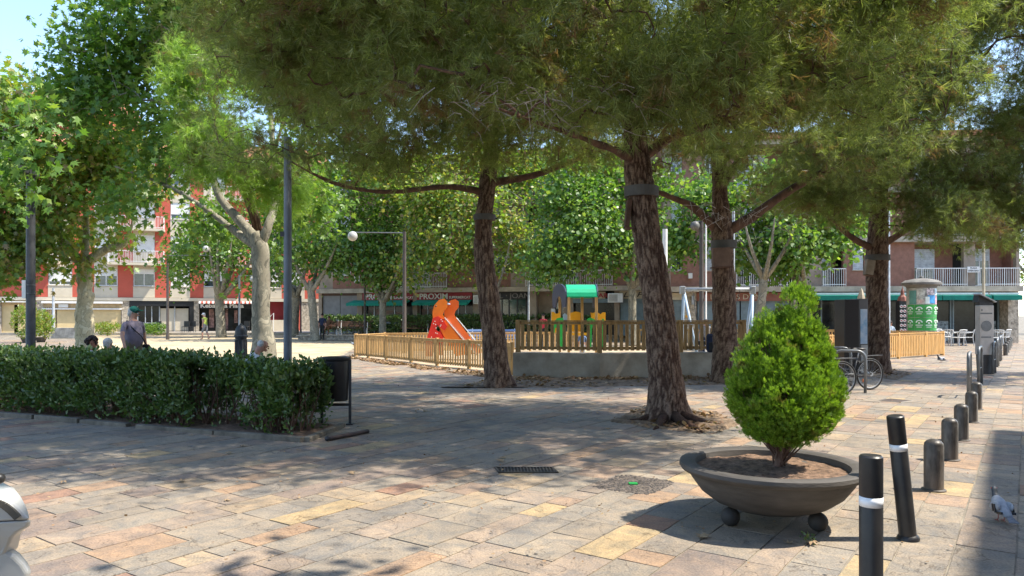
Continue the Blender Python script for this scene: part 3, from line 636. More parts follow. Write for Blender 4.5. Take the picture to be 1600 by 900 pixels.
# ---------------------------------------------------------------- trees
def plate_mat(name, c_hi, c_lo):
    m = bpy.data.materials.new(name); nt, b = nodes_of(m); N, L = nt.nodes, nt.links
    a = N.new('ShaderNodeAttribute'); a.attribute_name = 'plate'; r = N.new('ShaderNodeValToRGB')
    r.color_ramp.elements[0].position = 0.05; r.color_ramp.elements[0].color = (*c_lo, 1); r.color_ramp.elements[1].position = 0.75; r.color_ramp.elements[1].color = (*c_hi, 1)
    tc = N.new('ShaderNodeTexCoord'); n = N.new('ShaderNodeTexNoise'); n.inputs['Scale'].default_value = 35; n.inputs['Detail'].default_value = 6; L.new(tc.outputs['Object'], n.inputs['Vector'])
    L.new(a.outputs['Fac'], r.inputs[0]); mx = N.new('ShaderNodeMix'); mx.data_type = 'RGBA'; mx.blend_type = 'MULTIPLY'; mx.inputs['Factor'].default_value = .8
    rr = N.new('ShaderNodeValToRGB'); rr.color_ramp.elements[0].position = .35; rr.color_ramp.elements[0].color = (.55, .52, .5, 1); rr.color_ramp.elements[1].position = .65; rr.color_ramp.elements[1].color = (1.25, 1.2, 1.15, 1)
    L.new(n.outputs['Fac'], rr.inputs[0]); L.new(r.outputs[0], mx.inputs['A']); L.new(rr.outputs[0], mx.inputs['B']); L.new(mx.outputs['Result'], b.inputs['Base Color'])
    b.inputs['Roughness'].default_value = .9; b.inputs['Specular IOR Level'].default_value = .2
    bp = N.new('ShaderNodeBump'); bp.inputs['Distance'].default_value = .01; L.new(n.outputs['Fac'], bp.inputs['Height']); L.new(bp.outputs[0], b.inputs['Normal']); return m
M_bark = plate_mat('pine_bark', (0.205, 0.145, 0.108), (0.062, 0.036, 0.026))
M_limb = mat('pine_limb_bark', (0.14, 0.08, 0.055), .9, var=.4, scale=6, bump=.012, bscale=22, stretch=(1, 1, .5))
M_dead = mat('dead_twig', (0.36, 0.31, 0.27), .85, var=.3, scale=10)
M_plane = mat('plane_bark', (0.30, 0.27, 0.20), .8, var=.3, scale=3.5, bump=.006, bscale=12, col2=(.18, .175, .13))
def plane_bark(name, cols, sc=4.0):
    m = bpy.data.materials.new(name); nt, b = nodes_of(m); N, L = nt.nodes, nt.links
    tc = N.new('ShaderNodeTexCoord'); mp = N.new('ShaderNodeMapping'); mp.inputs['Scale'].default_value = (1, 1, .6); L.new(tc.outputs['Object'], mp.inputs[0])
    n = N.new('ShaderNodeTexNoise'); n.inputs['Scale'].default_value = sc; n.inputs['Detail'].default_value = 4; n.inputs['Distortion'].default_value = .6; L.new(mp.outputs[0], n.inputs['Vector'])
    r = N.new('ShaderNodeValToRGB'); e = r.color_ramp.elements; r.color_ramp.interpolation = 'CONSTANT'
    while len(e) < len(cols): e.new(.5)
    for i, (p, c) in enumerate(cols): e[i].position = p; e[i].color = (*c, 1)
    L.new(n.outputs['Fac'], r.inputs[0]); n2 = N.new('ShaderNodeTexNoise'); n2.inputs['Scale'].default_value = 30; n2.inputs['Detail'].default_value = 5; L.new(mp.outputs[0], n2.inputs['Vector'])
    mx = N.new('ShaderNodeMix'); mx.data_type = 'RGBA'; mx.blend_type = 'MULTIPLY'; mx.inputs['Factor'].default_value = .5; r2 = N.new('ShaderNodeValToRGB'); r2.color_ramp.elements[0].position = .3; r2.color_ramp.elements[0].color = (.6, .6, .6, 1); r2.color_ramp.elements[1].position = .65
    L.new(n2.outputs['Fac'], r2.inputs[0]); L.new(r.outputs[0], mx.inputs['A']); L.new(r2.outputs[0], mx.inputs['B']); L.new(mx.outputs['Result'], b.inputs['Base Color']); b.inputs['Roughness'].default_value = .85
    bp = N.new('ShaderNodeBump'); bp.inputs['Distance'].default_value = .012; ad = N.new('ShaderNodeMath'); ad.operation = 'ADD'; L.new(n.outputs['Fac'], ad.inputs[0]); L.new(r.outputs[0], ad.inputs[1]); L.new(ad.outputs[0], bp.inputs['Height']); L.new(bp.outputs[0], b.inputs['Normal']); return m
M_plane = plane_bark('plane_bark', [(0, (.12, .11, .08)), (.38, (.235, .21, .155)), (.50, (.17, .16, .12)), (.56, (.31, .28, .21)), (.66, (.20, .18, .13))])
def knobbly(o, amp, sc, seed=0):
    for v in o.data.vertices: n = v.normal; v.co += n*amp*(nz(v.co+Vector((seed, 0, 0)), sc)+.5*nz(v.co, sc*3))
def interp(path, rad, n):
    """smooth resample (Catmull-Rom) of path and radii"""
    p = [Vector(q) for q in path]; k = len(p)-1; out = []; ro = []
    for i in range(n+1):
        t = i/n*k; j = min(int(t), k-1); f = t-j; p0 = p[max(j-1, 0)]; p1 = p[j]; p2 = p[j+1]; p3 = p[min(j+2, k)]
        out.append(.5*((2*p1)+(p2-p0)*f+(2*p0-5*p1+4*p2-p3)*f*f+(3*p1-p0-3*p2+p3)*f**3)); ro.append(rad[j]*(1-f)+rad[j+1]*f)
    return out, ro
def bark_trunk(name, path, rad, mats, root, nr=150, ns=72, amp=.024, sc=16.0, flare=.0, seed=0):
    pts, rr = interp(path, rad, nr); V = []; PL = []; base = Vector(path[0]); t0 = (pts[1]-pts[0]).normalized(); x = t0.cross(Vector((0, 1, 0))).normalized()
    for i, p in enumerate(pts):
        t = (pts[min(i+1, nr)]-pts[max(i-1, 0)]).normalized(); x = (x-t*x.dot(t)).normalized(); y = t.cross(x)
        for j in range(ns):
            a = 2*math.pi*j/ns; d = x*math.cos(a)+y*math.sin(a); r = rr[i]
            if flare: h = (p.z-base.z); r += flare*max(0, 1-h/.55)**2*(1+.8*math.sin(a*3+seed)+.5*math.sin(a*5+1+seed))
            q = Vector((math.cos(a)*.5*rr[i]*2, math.sin(a)*.5*rr[i]*2, p.z*.20))*sc+Vector((seed, 0, 0)); q += Vector((noise.noise(q*1.3), noise.noise(q*1.3+Vector((9, 0, 0))), 0))*.75
            dd = noise.voronoi(q)[0]; e = min(1, max(0, (dd[1]-dd[0])/.32)); e = e*e*(3-2*e)
            V.append(p+d*(r+amp*(e-.7)+amp*.9*noise.noise(p*2+d*1.2))); PL.append(e*(.75+.5*noise.noise(q*3)))
    Fc = [(i*ns+j, i*ns+(j+1) % ns, (i+1)*ns+(j+1) % ns, (i+1)*ns+j) for i in range(nr) for j in range(ns)]
    o = npmesh(name, np.array([tuple(v) for v in V]), np.array(Fc), mats, root, k=4, smooth=True)
    at = o.data.attributes.new('plate', 'FLOAT', 'POINT'); at.data.foreach_set('value', np.array(PL, dtype=np.float32)); return o
def twig_tubes(segs, n=4):
    """segs: list of (p0,p1,p2,r0,r1)"""
    V = []; Fc = []
    for p0, p1, p2, r0, r1 in segs:
        pts = [Vector(p0), Vector(p1), Vector(p2)]; rr = (r0, (r0+r1)/2, r1); o = len(V)
        for i, p in enumerate(pts):
            t = (pts[min(i+1, 2)]-pts[max(i-1, 0)]).normalized(); u_ = Vector((0, 0, 1)) if abs(t.z) < .9 else Vector((1, 0, 0)); x = t.cross(u_).normalized(); y = t.cross(x)
            for j in range(n): a = 6.2832*j/n; V.append(tuple(p+(x*math.cos(a)+y*math.sin(a))*rr[i]))
        for i in range(2):
            for j in range(n): Fc.append((o+i*n+j, o+i*n+(j+1) % n, o+(i+1)*n+(j+1) % n, o+(i+1)*n+j))
    return np.array(V), np.array(Fc)
LM_pine = leafmat('pine_needles', [(.115, .155, .055), (.17, .215, .075), (.24, .295, .105), (.145, .185, .066), (.37, .40, .20)], trans=.48, gloss=.035, brown=(.20, .125, .075), nscale=1.5, bthr=.55, tcol=1.6)
LM_pine2 = leafmat('young_pine_needles', [(.17, .28, .05), (.24, .37, .07), (.32, .44, .10), (.20, .31, .06)], trans=.42, gloss=.035, brown=(.22, .14, .08), nscale=1.5, bthr=.58, tcol=1.8)
LM_plane = leafmat('plane_leaves', [(.05, .12, .025), (.085, .175, .03), (.13, .23, .04), (.07, .145, .033), (.22, .30, .055), (.09, .18, .042)], trans=.38, gloss=.04, tcol=1.9)
LM_planey = leafmat('yellowing_plane_leaves', [(.08, .155, .025), (.15, .24, .04), (.22, .29, .045), (.30, .28, .06), (.09, .18, .035), (.28, .20, .08), (.13, .23, .04), (.12, .21, .035)], trans=.42, gloss=.04, tcol=1.9)
LM_hedge = leafmat('hedge_leaves', [(.035, .085, .018), (.065, .13, .026), (.115, .19, .038), (.045, .10, .022), (.16, .22, .05)], trans=.22, gloss=.07, brown=(.17, .075, .035), nscale=1.1, bthr=.70)
LM_thuja = leafmat('cypress_sprays', [(.085, .165, .018), (.15, .265, .026), (.25, .38, .04), (.10, .19, .02)], trans=.34, gloss=.03, brown=(.17, .15, .045), nscale=7, bthr=.62, tcol=1.6)
LM_litter = leafmat('dry_leaves', [(.30, .20, .11), (.22, .12, .07), (.38, .28, .17), (.16, .09, .05)], trans=.1, gloss=.03)
# templates
def tuft_template(seed, n=15, L=.15, w=.0085):
    g = np.random.default_rng(seed); V = []; T = []
    for i in range(n):
        s = g.random()*.11; a = g.random()*6.283; sp = R(18+38*g.random()); d = np.array((math.cos(sp), math.sin(sp)*math.cos(a), math.sin(sp)*math.sin(a))); l = L*(.75+.5*g.random())
        side = unit(np.cross(d, g.normal(size=3))); o = len(V); b0 = np.array((s, 0, 0)); tip = b0+d*l+np.array((0, 0, -.012))
        V += [b0-side*w*.5, b0+side*w*.5, tip]; T.append((o, o+1, o+2))
    return np.array(V), np.array(T)
TUFT = [tuft_template(i) for i in range(5)]; TUFTF = [tuft_template(i+9, n=13, w=.007) for i in range(4)]
STAR = (lambda: (np.array([(0,0,0),(.12,-.16,.01),(.30,-.50,-.03),(.42,-.20,.02),(.82,-.44,-.04),(.66,-.12,.02),(1.05,0,-.05),(.66,.12,.02),(.82,.44,-.04),(.42,.20,.02),(.30,.50,-.03),(.12,.16,.01)])*1.0, np.array([(0,1,3),(1,2,3),(0,3,5),(3,4,5),(0,5,7),(5,6,7),(0,7,9),(7,8,9),(0,9,11),(9,10,11)])))()
LEAF2 = (np.array([(0,0,0),(.5,-.27,.04),(1,0,-.03),(.5,.27,.04)]), np.array([(0,1,2),(0,2,3)]))
LEAFR = (np.array([(0,0,0),(.45,-.45,.03),(1,0,-.03),(.45,.45,.03),(.85,-.32,-.02),(.85,.32,-.02)]), np.array([(0,1,4),(0,4,2),(0,2,5),(0,5,3)]))
def crown(root, name, m, blobs, nclus, per, sig, size, tmpl, seed, thr=-.12, nsc=.6, shell=.45, center=None, droop=.2, up=.5, flat=1.0):
    """crown foliage in clumps; returns cluster nodes"""
    g = np.random.default_rng(seed); cp = blob_points(blobs, nclus, shell, thr, nsc, seed)
    pos = np.repeat(cp, per, 0)+g.normal(size=(nclus*per, 3))*np.array((sig, sig, sig*flat)); n = len(pos)
    cen = np.array(center if center is not None else np.array(blobs)[:, :3].mean(0))
    out = unit(pos-cen); axv = unit(out*.6+g.normal(size=(n, 3))*.75+np.array((0, 0, -droop))); upv = unit(out*.5+g.normal(size=(n, 3))*.6+np.array((0, 0, up)))
    sc = size*(.5+.85*g.random(n)); parts = []; T = tmpl if isinstance(tmpl, list) else [tmpl]; idx = g.integers(0, len(T), n)
    for i, (tv, tf) in enumerate(T):
        k = idx == i
        if k.any(): parts.append(scatter(tv, tf, pos[k], axv[k], upv[k], sc[k]))
    V, Fc = cat(parts); npmesh(name, V, Fc, m, root); return cp
def twigs_to(root, cp, anchors, m, r=.012, seed=0, frac=1.0, name='twig', zf=.8):
    """branching twigs: every clump is joined to the nearest point already reached from the limbs"""
    g = np.random.default_rng(seed); cp = np.array(cp); cp = cp[g.random(len(cp)) < frac]; A_ = np.array([tuple(a) for a in anchors])
    d0 = np.min(np.linalg.norm(cp[:, None]-A_[None], axis=2), 1); cp = cp[np.argsort(d0)]; nodes = np.concatenate([A_, cp]); nA = len(A_); par = []; cnt = np.zeros(len(nodes))
    for i in range(len(cp)):
        d = np.linalg.norm(nodes[:nA+i]-cp[i], axis=1); par.append(int(np.argmin(d)))
    for i in range(len(cp)-1, -1, -1): cnt[par[i]] += cnt[nA+i]+1 if par[i] >= nA else 0
    segs = []
    for i in range(len(cp)):
        p, q = cp[i], nodes[par[i]]
        if np.linalg.norm(p-q) > 2.2: continue
        k = min(4.5, (1+cnt[nA+i])**.42); segs.append((q, (p+q)/2+g.normal(size=3)*.04+np.array((0, 0, .03)), p, r*k*.55, r*k*.42))
    V, Fc = twig_tubes(segs); tag(npmesh(name, V, Fc, m, root, k=4), kind='stuff')
def limb(root, path, rad, m, amp=.02, n=28, ns=12, name='limb'):
    pts, rr = interp(path, rad, n); b = MB(); b.tube(pts, rr, ns); o = b.build(name, m, root, smooth=2); o.data.update(); knobbly(o, amp, 5); return pts
DENS = 1.75
def pine(label, base, path, rad, limbs, blobs, ntuft, seed, flare=.08, hi=True, ms=None, tf=None, thr=-.13, per=14, size=1.0, dead=None, sub=(110, 52)):
    root = thing('pine_tree', label, 'tree', base, group='pine trees around the playground')
    bark_trunk('trunk', path, rad, [M_bark], root, nr=sub[0], ns=sub[1], flare=flare, seed=seed)
    anchors = [Vector(p) for p in path if p[2] > 3.2]
    for lp, lr in limbs: anchors += limb(root, lp, lr, M_limb)[::3]
    cp = crown(root, 'crown', ms or LM_pine, blobs, int(ntuft*DENS)//per, per, .165, size, tf or TUFT, seed, thr=thr, nsc=.75, shell=.55, droop=.05, up=.3, flat=.7)
    twigs_to(root, cp, anchors, M_limb, .009, seed, .9)
    if dead:
        g = random.Random(seed); segs = []
        for (c, n, s) in dead:
            c = Vector(c)
            for i in range(n):
                a = c+Vector((g.gauss(0, s), g.gauss(0, s*.4), g.gauss(0, s*.3))); d = Vector((g.uniform(-1, 1), g.uniform(-.6, .3), g.uniform(-.7, .25))); l = g.uniform(.15, .5)
                segs.append((a, a+d*l*.5+Vector((0, 0, g.uniform(-.03, .06))), a+d*l+Vector((0, 0, g.uniform(-.12, .03))), .006, .002))
        V, Fc = twig_tubes(segs, 3); tag(npmesh('dead_twig', V, Fc, M_dead, root, k=4), kind='stuff')
    return root
bp = Vector(gp(1043, 655)); Yb = bp.y
pine('leaning pine with thick flared roots nearest the round planter', bp,
     [bp-Vector((0, 0, .08)), P(1040, 590, Yb), P(1028, 480, Yb), P(1010, 360, Yb), P(1000, 290, Yb), P(992, 200, Yb), P(985, 60, Yb+.3), P(975, -140, Yb+.5)], [.33, .255, .225, .205, .21, .17, .12, .05],
     [([P(998, 255, Yb), P(960, 235, Yb-.4), P(880, 205, Yb-1.2), P(780, 170, Yb-2.3)], [.09, .055, .035, .015]), ([P(998, 250, Yb), P(1050, 215, Yb), P(1130, 190, Yb-.6), P(1230, 150, Yb-1)], [.11, .06, .035, .015]),
      ([P(990, 200, Yb), P(960, 120, Yb+1), P(860, 30, Yb+2)], [.1, .07, .03]), ([P(985, 120, Yb), P(1080, 40, Yb-.4), P(1200, -60, Yb-1)], [.1, .06, .03]), ([P(985, 100, Yb), P(930, 20, Yb-1), P(800, -60, Yb-2.8)], [.09, .06, .02])],
     [(.4, 11.2, 6.6, 4.3, 3.6, 2.3), (-1.8, 10.2, 5.6, 2.6, 2.2, 1.35), (3.6, 11.4, 5.6, 2.6, 2.6, 1.5), (1.2, 9.6, 5.0, 2.2, 1.5, 1.0), (2.2, 9.6, 4.35, 1.5, .7, .55), (-3.0, 10.6, 6.6, 2.6, 3.0, 1.9), (1.5, 12.0, 8.8, 3.4, 3.2, 1.6), (5.0, 11.2, 6.6, 2.4, 2.6, 1.5), (1.0, 8.1, 7.0, 2.8, 1.9, 1.0), (4.0, 8.4, 7.0, 2.2, 1.6, 1.0), (-1.8, 8.0, 7.0, 2.4, 1.9, 1.0), (-4.4, 8.6, 7.6, 2.6, 2.3, 1.1), (.2, 7.5, 6.6, 2.4, 1.3, .7), (-2.8, 7.5, 6.8, 2.4, 1.2, .7), (2.8, 7.9, 6.6, 2.0, 1.2, .7), (5.2, 8.4, 6.9, 1.8, 1.8, .9), (3.6, 7.6, 6.5, 1.8, 1.2, .8), (6.0, 10.2, 6.8, 1.6, 1.8, .9), (2.0, 9.9, 4.8, 2.0, 1.2, .85), (4.4, 10.6, 4.95, 2.0, 1.4, .85), (-.8, 9.8, 4.95, 1.9, 1.3, .8), (-3.1, 10.2, 5.3, 1.4, 1.3, .8)],
     36000, 11, flare=.09, thr=-.36, sub=(190, 96), dead=[(P(880, 165, 9.6), 60, .55), (P(790, 150, 9), 40, .4), (P(1110, 330, 11), 30, .3)])
b2 = Vector(gp(779, 604)); Y2 = b2.y
pine('slender pine trunk in front of the slide end of the playground', b2,
     [b2-Vector((0, 0, .08)), P(772, 530, Y2), P(758, 420, Y2), P(755, 350, Y2), P(762, 290, Y2), P(770, 200, Y2), P(775, 40, Y2)], [.31, .255, .22, .19, .185, .14, .06],
     [([P(760, 302, Y2), P(700, 292, Y2-.2), P(600, 300, Y2-.8), P(520, 285, Y2-1.5), P(450, 250, Y2-2)], [.09, .06, .045, .035, .015]), ([P(765, 285, Y2), P(830, 275, Y2), P(900, 250, Y2-.3), P(960, 225, Y2)], [.09, .07, .05, .02]),
      ([P(768, 220, Y2), P(690, 150, Y2-1), P(560, 90, Y2-2)], [.09, .06, .03])],
     [(-1.5, 16.0, 7.6, 4.6, 3.4, 2.6), (-4.1, 14.6, 5.9, 2.5, 2.4, 1.45), (.8, 15.6, 6.1, 3.2, 2.5, 1.5), (-2.0, 14.4, 5.5, 2.6, 2.0, 1.15), (-4.2, 14.6, 8.0, 2.3, 2.2, 1.8), (-2.4, 13.9, 4.95, 2.4, 1.5, .85), (-4.5, 13.7, 5.05, 1.8, 1.5, .9), (.6, 14.6, 5.2, 2.2, 1.5, .85)],
     16500, 23, flare=.08, sub=(130, 64))
b3 = Vector(gp(1133, 597)); Y3 = b3.y
pine('forked pine with a wooden box strapped on beside the concrete wall', b3,
     [b3-Vector((0, 0, .08)), P(1133, 530, Y3), P(1130, 440, Y3), P(1128, 365, Y3), P(1124, 290, Y3), P(1118, 150, Y3), P(1115, 0, Y3)], [.33, .285, .26, .25, .17, .12, .05],
     [([P(1133, 362, Y3), P(1170, 342, Y3-.1), P(1230, 300, Y3-.3), P(1310, 255, Y3-.6), P(1400, 195, Y3-1)], [.14, .12, .095, .07, .02]), ([P(1124, 365, Y3), P(1085, 325, Y3-.1), P(1040, 305, Y3-.2), P(1000, 290, Y3)], [.11, .09, .06, .02]),
      ([P(1124, 300, Y3), P(1180, 210, Y3), P(1260, 120, Y3-1)], [.1, .07, .03])],
     [(5.0, 17.0, 8.0, 3.6, 3.2, 2.5), (8.0, 17.2, 6.9, 3.2, 2.6, 1.6), (3.0, 17.2, 6.4, 2.2, 2.4, 1.2), (9.2, 17.0, 9.4, 3.4, 3.0, 2.2), (6.2, 16.0, 5.9, 1.6, 1.6, .6), (4.4, 16.2, 5.35, 2.4, 1.4, .95), (7.6, 16.2, 5.35, 2.2, 1.4, .9)],
     16500, 37, flare=.06, dead=[(P(1180, 330, 16.5), 40, .6), (P(1240, 360, 17), 40, .5), (P(1080, 250, 16.5), 30, .4)])
b4 = Vector(gp(1371, 583)); Y4 = b4.y
pine('straight pine trunk standing behind the parked bicycle', b4,
     [b4-Vector((0, 0, .08)), P(1371, 530, Y4), P(1370, 450, Y4), P(1371, 380, Y4), P(1375, 300, Y4), P(1385, 150, Y4), P(1390, 20, Y4)], [.33, .30, .28, .27, .2, .14, .06],
     [([P(1368, 390, Y4), P(1330, 370, Y4-.2), P(1290, 335, Y4-.4), P(1240, 300, Y4-.6)], [.1, .08, .05, .02]), ([P(1375, 385, Y4), P(1430, 350, Y4), P(1500, 300, Y4-.6), P(1580, 240, Y4-1)], [.11, .08, .05, .02]),
      ([P(1378, 300, Y4), P(1460, 180, Y4-1), P(1560, 60, Y4-2)], [.1, .07, .03])],
     [(10.6, 19.8, 7.6, 3.6, 3.2, 2.6), (8.0, 19.4, 5.1, 1.9, 2.0, 1.35), (12.2, 19.2, 5.0, 2.0, 2.0, 1.35), (14.4, 19.4, 5.9, 2.6, 2.6, 1.8), (15.8, 18.6, 8.6, 3.0, 3.0, 2.4), (13, 18, 10, 3, 2.5, 1.6), (10.2, 19.0, 5.3, 1.6, 1.6, .9), (16.4, 19.5, 4.7, 1.6, 1.8, 1.0), (8.0, 18.6, 4.5, 1.7, 1.7, 1.0), (10.3, 18.3, 4.3, 1.6, 1.2, .8), (12.0, 18.6, 4.1, 1.8, 1.5, 1.0), (13.4, 18.8, 4.0, 1.5, 1.4, .95), (12.4, 17.6, 7.6, 2.4, 1.4, 1.8), (11.6, 17.2, 9.0, 2.6, 1.5, 1.6), (13.8, 19, 6.6, 2.0, 1.6, 1.2), (9.9, 17.6, 3.95, 1.5, 1.1, .8), (11.6, 17.6, 3.85, 1.4, 1.1, .8)],
     34000, 51, flare=.06, dead=[(P(1340, 320, 18.6), 40, .6), (P(1440, 300, 18.6), 40, .5)])
b5 = Vector((ax(411, 21.6), 21.6, 0))
pine('bright green young pine crown rising between the plane trees', b5,
     [b5, P(411, 480, 21.6), P(408, 400, 21.4), P(395, 330, 20.4), P(350, 220, 18.6), P(318, 100, 18)], [.2, .17, .15, .13, .09, .03],
     [([P(400, 300, 20.4), P(430, 230, 20), P(450, 160, 20)], [.06, .04, .02])],
     [(ax(320, 17.6), 17.6, az(215, 17.6), 1.15, 1.0, 1.2), (ax(300, 17.6), 17.6, az(140, 17.6), .8, .8, 1.0), (ax(287, 17.6), 17.6, az(85, 17.6), .38, .4, .6), (ax(335, 17.6), 17.6, az(110, 17.6), .55, .5, .7), (ax(385, 18), 18, az(190, 18), 1.1, 1.0, 1.2), (ax(365, 18), 18, az(285, 18), .9, .8, .6), (ax(430, 18.5), 18.5, az(290, 18.5), 1.1, 1.0, .9)],
     3600, 67, flare=.04, ms=LM_pine2, per=10, size=1.15, thr=-.12, sub=(60, 30), dead=[((ax(350, 19), 19, az(180, 19)), 40, .8)])
# ---- plane trees
def plane(label, base, path, rad, limbs, blobs, n, seed, leaf=.17, tmpl=None, m=None, per=24, sig=.32, thr=-.12, nsc=.55, bump=.03, group='plane trees on the sandy square', name='plane_tree', barkm=None):
    root = thing(name, label, 'tree', base, group=group)
    pts, rr = interp(path, rad, 40); b = MB(); b.tube(pts, rr, 20); o = b.build('trunk', barkm or M_plane, root, smooth=2); o.data.update(); knobbly(o, bump, 4, seed)
    anchors = list(pts[20::4])
    for lp, lr in limbs: anchors += limb(root, lp, lr, barkm or M_plane, .015, 20, 10)[::3]
    cp = crown(root, 'crown', m or LM_plane, blobs, n//per, per, sig, leaf, tmpl or STAR, seed, thr=thr, nsc=nsc, shell=.42, droop=.25, up=.7)
    twigs_to(root, cp, anchors, barkm or M_plane, .012, seed, .45); return root
Yp = 20.0; q = Vector((ax(411, Yp), Yp, 0))
plane('smooth grey plane trunk with a swollen base beside the tall grey pole', q,
      [q, P(411, 575, Yp), P(412, 535, Yp), P(408, 500, Yp), P(408, 440, Yp), P(406, 385, Yp), P(398, 365, Yp)], [.44, .40, .30, .245, .235, .23, .17],
      [([P(404, 380, Yp), P(375, 345, Yp), P(345, 310, Yp), P(320, 250, Yp), P(250, 120, Yp+.5)], [.17, .13, .10, .08, .03]), ([P(402, 385, Yp), P(365, 360, Yp+.3), P(320, 325, Yp+.4), P(260, 290, Yp+.6), P(180, 260, Yp+.5)], [.15, .10, .07, .05, .02]),
       ([P(408, 380, Yp), P(420, 350, Yp), P(430, 300, Yp+.5), P(420, 150, Yp+1)], [.15, .12, .1, .05])],
      [(ax(260, 21.5), 21.5, az(80, 21.5), 2.8, 2.6, 2.4), (ax(165, 21), 21, az(95, 21), 1.5, 1.6, 1.5), (ax(380, 22), 22, az(60, 22), 3.2, 2.6, 2.6), (ax(200, 21), 21, az(205, 21), 2.0, 2.0, 1.5), (ax(110, 20), 20, az(150, 20), .9, 1.2, .9), (ax(500, 23), 23, az(150, 23), 2.0, 2.0, 2.0), (ax(240, 20.5), 20.5, az(315, 20.5), 1.5, 1.3, .6), (ax(470, 22), 22, az(320, 22), 1.4, 1.3, 1.0), (ax(320, 21), 21, az(350, 21), 1.3, 1.0, .65), (ax(240, 21), 21, az(250, 21), 1.6, 1.2, .8), (ax(370, 22), 22, az(410, 22), .7, .8, .5), (ax(270, 21), 21, az(400, 21), .5, .8, .35), (ax(450, 21), 21, az(400, 21), .5, .6, .5), (ax(275, 19), 19, az(-60, 19), 2.5, 2.6, 2), (ax(60, 14.2), 14.2, az(225, 14.2), 1.0, .7, .85), (ax(130, 14.6), 14.6, az(255, 14.6), .8, .7, .6), (ax(10, 14), 14, az(270, 14), .7, .6, .5)],
      26000, 71, leaf=.19)
Yq = 24.0; q = Vector((ax(134, Yq), Yq, 0))
plane('knobbly plane trunk in pale sunlit colour behind the seated couple with yellowing leaves', q,
      [q, P(134, 540, Yq), P(132, 500, Yq), P(133, 450, Yq), P(131, 405, Yq)], [.30, .29, .27, .22, .22],
      [([P(128, 412, Yq), P(105, 385, Yq), P(85, 360, Yq), P(82, 310, Yq)], [.17, .13, .1, .05]), ([P(136, 410, Yq), P(165, 390, Yq), P(195, 380, Yq), P(208, 345, Yq)], [.16, .13, .09, .03]), ([P(131, 408, Yq), P(135, 360, Yq+.4), P(130, 280, Yq+.6)], [.14, .1, .04])],
      [(ax(60, 23), 23, az(250, 23), 2.6, 2.2, 2.3), (ax(0, 22), 22, az(200, 22), 2.0, 2.0, 1.8), (ax(150, 24), 24, az(260, 24), 2.2, 2.0, 1.9), (ax(45, 23), 23, az(370, 23), 1.7, 1.6, 1.2), (ax(10, 22), 22, az(400, 22), 1.0, 1.2, .8), (ax(150, 23.6), 23.6, az(375, 23.6), 1.1, 1.0, .75), (ax(-70, 22), 22, az(300, 22), 2.6, 2, 3.4), (ax(60, 23), 23, az(160, 23), 1.2, 1.4, .9), (ax(105, 23.5), 23.5, az(335, 23.5), 1.6, 1.3, .8), (ax(190, 24), 24, az(300, 24), 1.0, 1.0, .9), (ax(215, 25), 25, az(285, 25), 1.2, 1.0, .65), (ax(115, 25), 25, az(365, 25), 1.1, 1.0, 1.0), (ax(135, 23.4), 23.4, az(405, 23.4), .8, .8, .5)],
      25000, 83, leaf=.19, m=LM_planey, bump=.07, barkm=plane_bark('sunlit_plane_bark', [(0, (.30, .26, .16)), (.38, (.50, .43, .28)), (.50, (.40, .35, .23)), (.56, (.60, .53, .37)), (.66, (.45, .38, .25))], 5))  # bark lightened and yellowed: sunlight on the trunk is put into its colour
def small_plane(label, px, pyb, Y, w, fork, blobs, n, seed, z0=0.0, lean=0, m=None, leaf=.2):
    q = Vector((ax(px, Y), Y, z0)); g = random.Random(seed); ls = []
    for i in range(5):
        a = g.uniform(0, 6.28); dx = math.cos(a)*g.uniform(25, 60); ls.append(([P(px+lean, fork+12, Y), P(px+lean+dx*.4, fork-10, Y+math.sin(a)*.7), P(px+lean+dx*.9, fork-45, Y+math.sin(a)*1.3), P(px+lean+dx*1.3, fork-85, Y+math.sin(a)*1.6)], [w*.7, w*.5, w*.32, w*.12]))
    return plane(label, q, [q, P(px+lean*.3, (pyb+fork)/2+15, Y), P(px+lean*.7, (pyb+fork)/2-10, Y), P(px+lean, fork+8, Y), P(px+lean, fork-6, Y)], [w*1.25, w*1.02, w, w*.95, w*.7], ls,
                 [(ax(c[0], Y+c[4]), Y+c[4], az(c[1], Y+c[4]), c[2]*Y/F, c[2]*Y/F*.8, c[3]*Y/F) for c in blobs], n, seed, leaf=leaf, tmpl=LEAFR, m=m, per=16, sig=.42)
small_plane('plane tree in front of the kebab shop', 346, 521, 52, .31, 458, [(300, 400, 55, 45, 0), (350, 385, 60, 50, 0), (270, 430, 35, 28, 0), (385, 425, 40, 30, 0), (330, 340, 50, 40, 2)], 7000, 91, lean=-4)
small_plane('plane tree with a dark spreading fork left of the grey shutter', 459, 518, 54, .30, 455, [(430, 400, 50, 50, 0), (480, 380, 55, 50, 0), (440, 345, 60, 45, 0)], 5500, 92, lean=4)
small_plane('plane tree with three pale limbs at the edge of the sand', 492, 527, 45, .24, 445, [(500, 380, 60, 50, 0), (455, 400, 35, 40, 0), (540, 395, 45, 40, 0), (500, 320, 60, 45, 0), (480, 255, 70, 45, 1), (560, 270, 60, 45, 2)], 9000, 93, lean=-6)
small_plane('thin plane tree in front of the first supermarket sign', 598, 524, 46, .21, 462, [(590, 400, 55, 48, 0), (640, 370, 60, 60, 0), (560, 350, 50, 50, 1), (610, 430, 45, 24, 0), (600, 320, 60, 40, 0)], 8500, 94)
small_plane('plane tree with a green mossy trunk behind the playhouse', 988, 520, 38, .2, 440, [(930, 370, 70, 55, 0), (880, 395, 60, 40, 0), (980, 390, 60, 45, 0), (900, 320, 80, 50, 1), (850, 420, 40, 25, 0), (900, 260, 90, 45, 2), (1010, 300, 60, 50, 2)], 15000, 95)
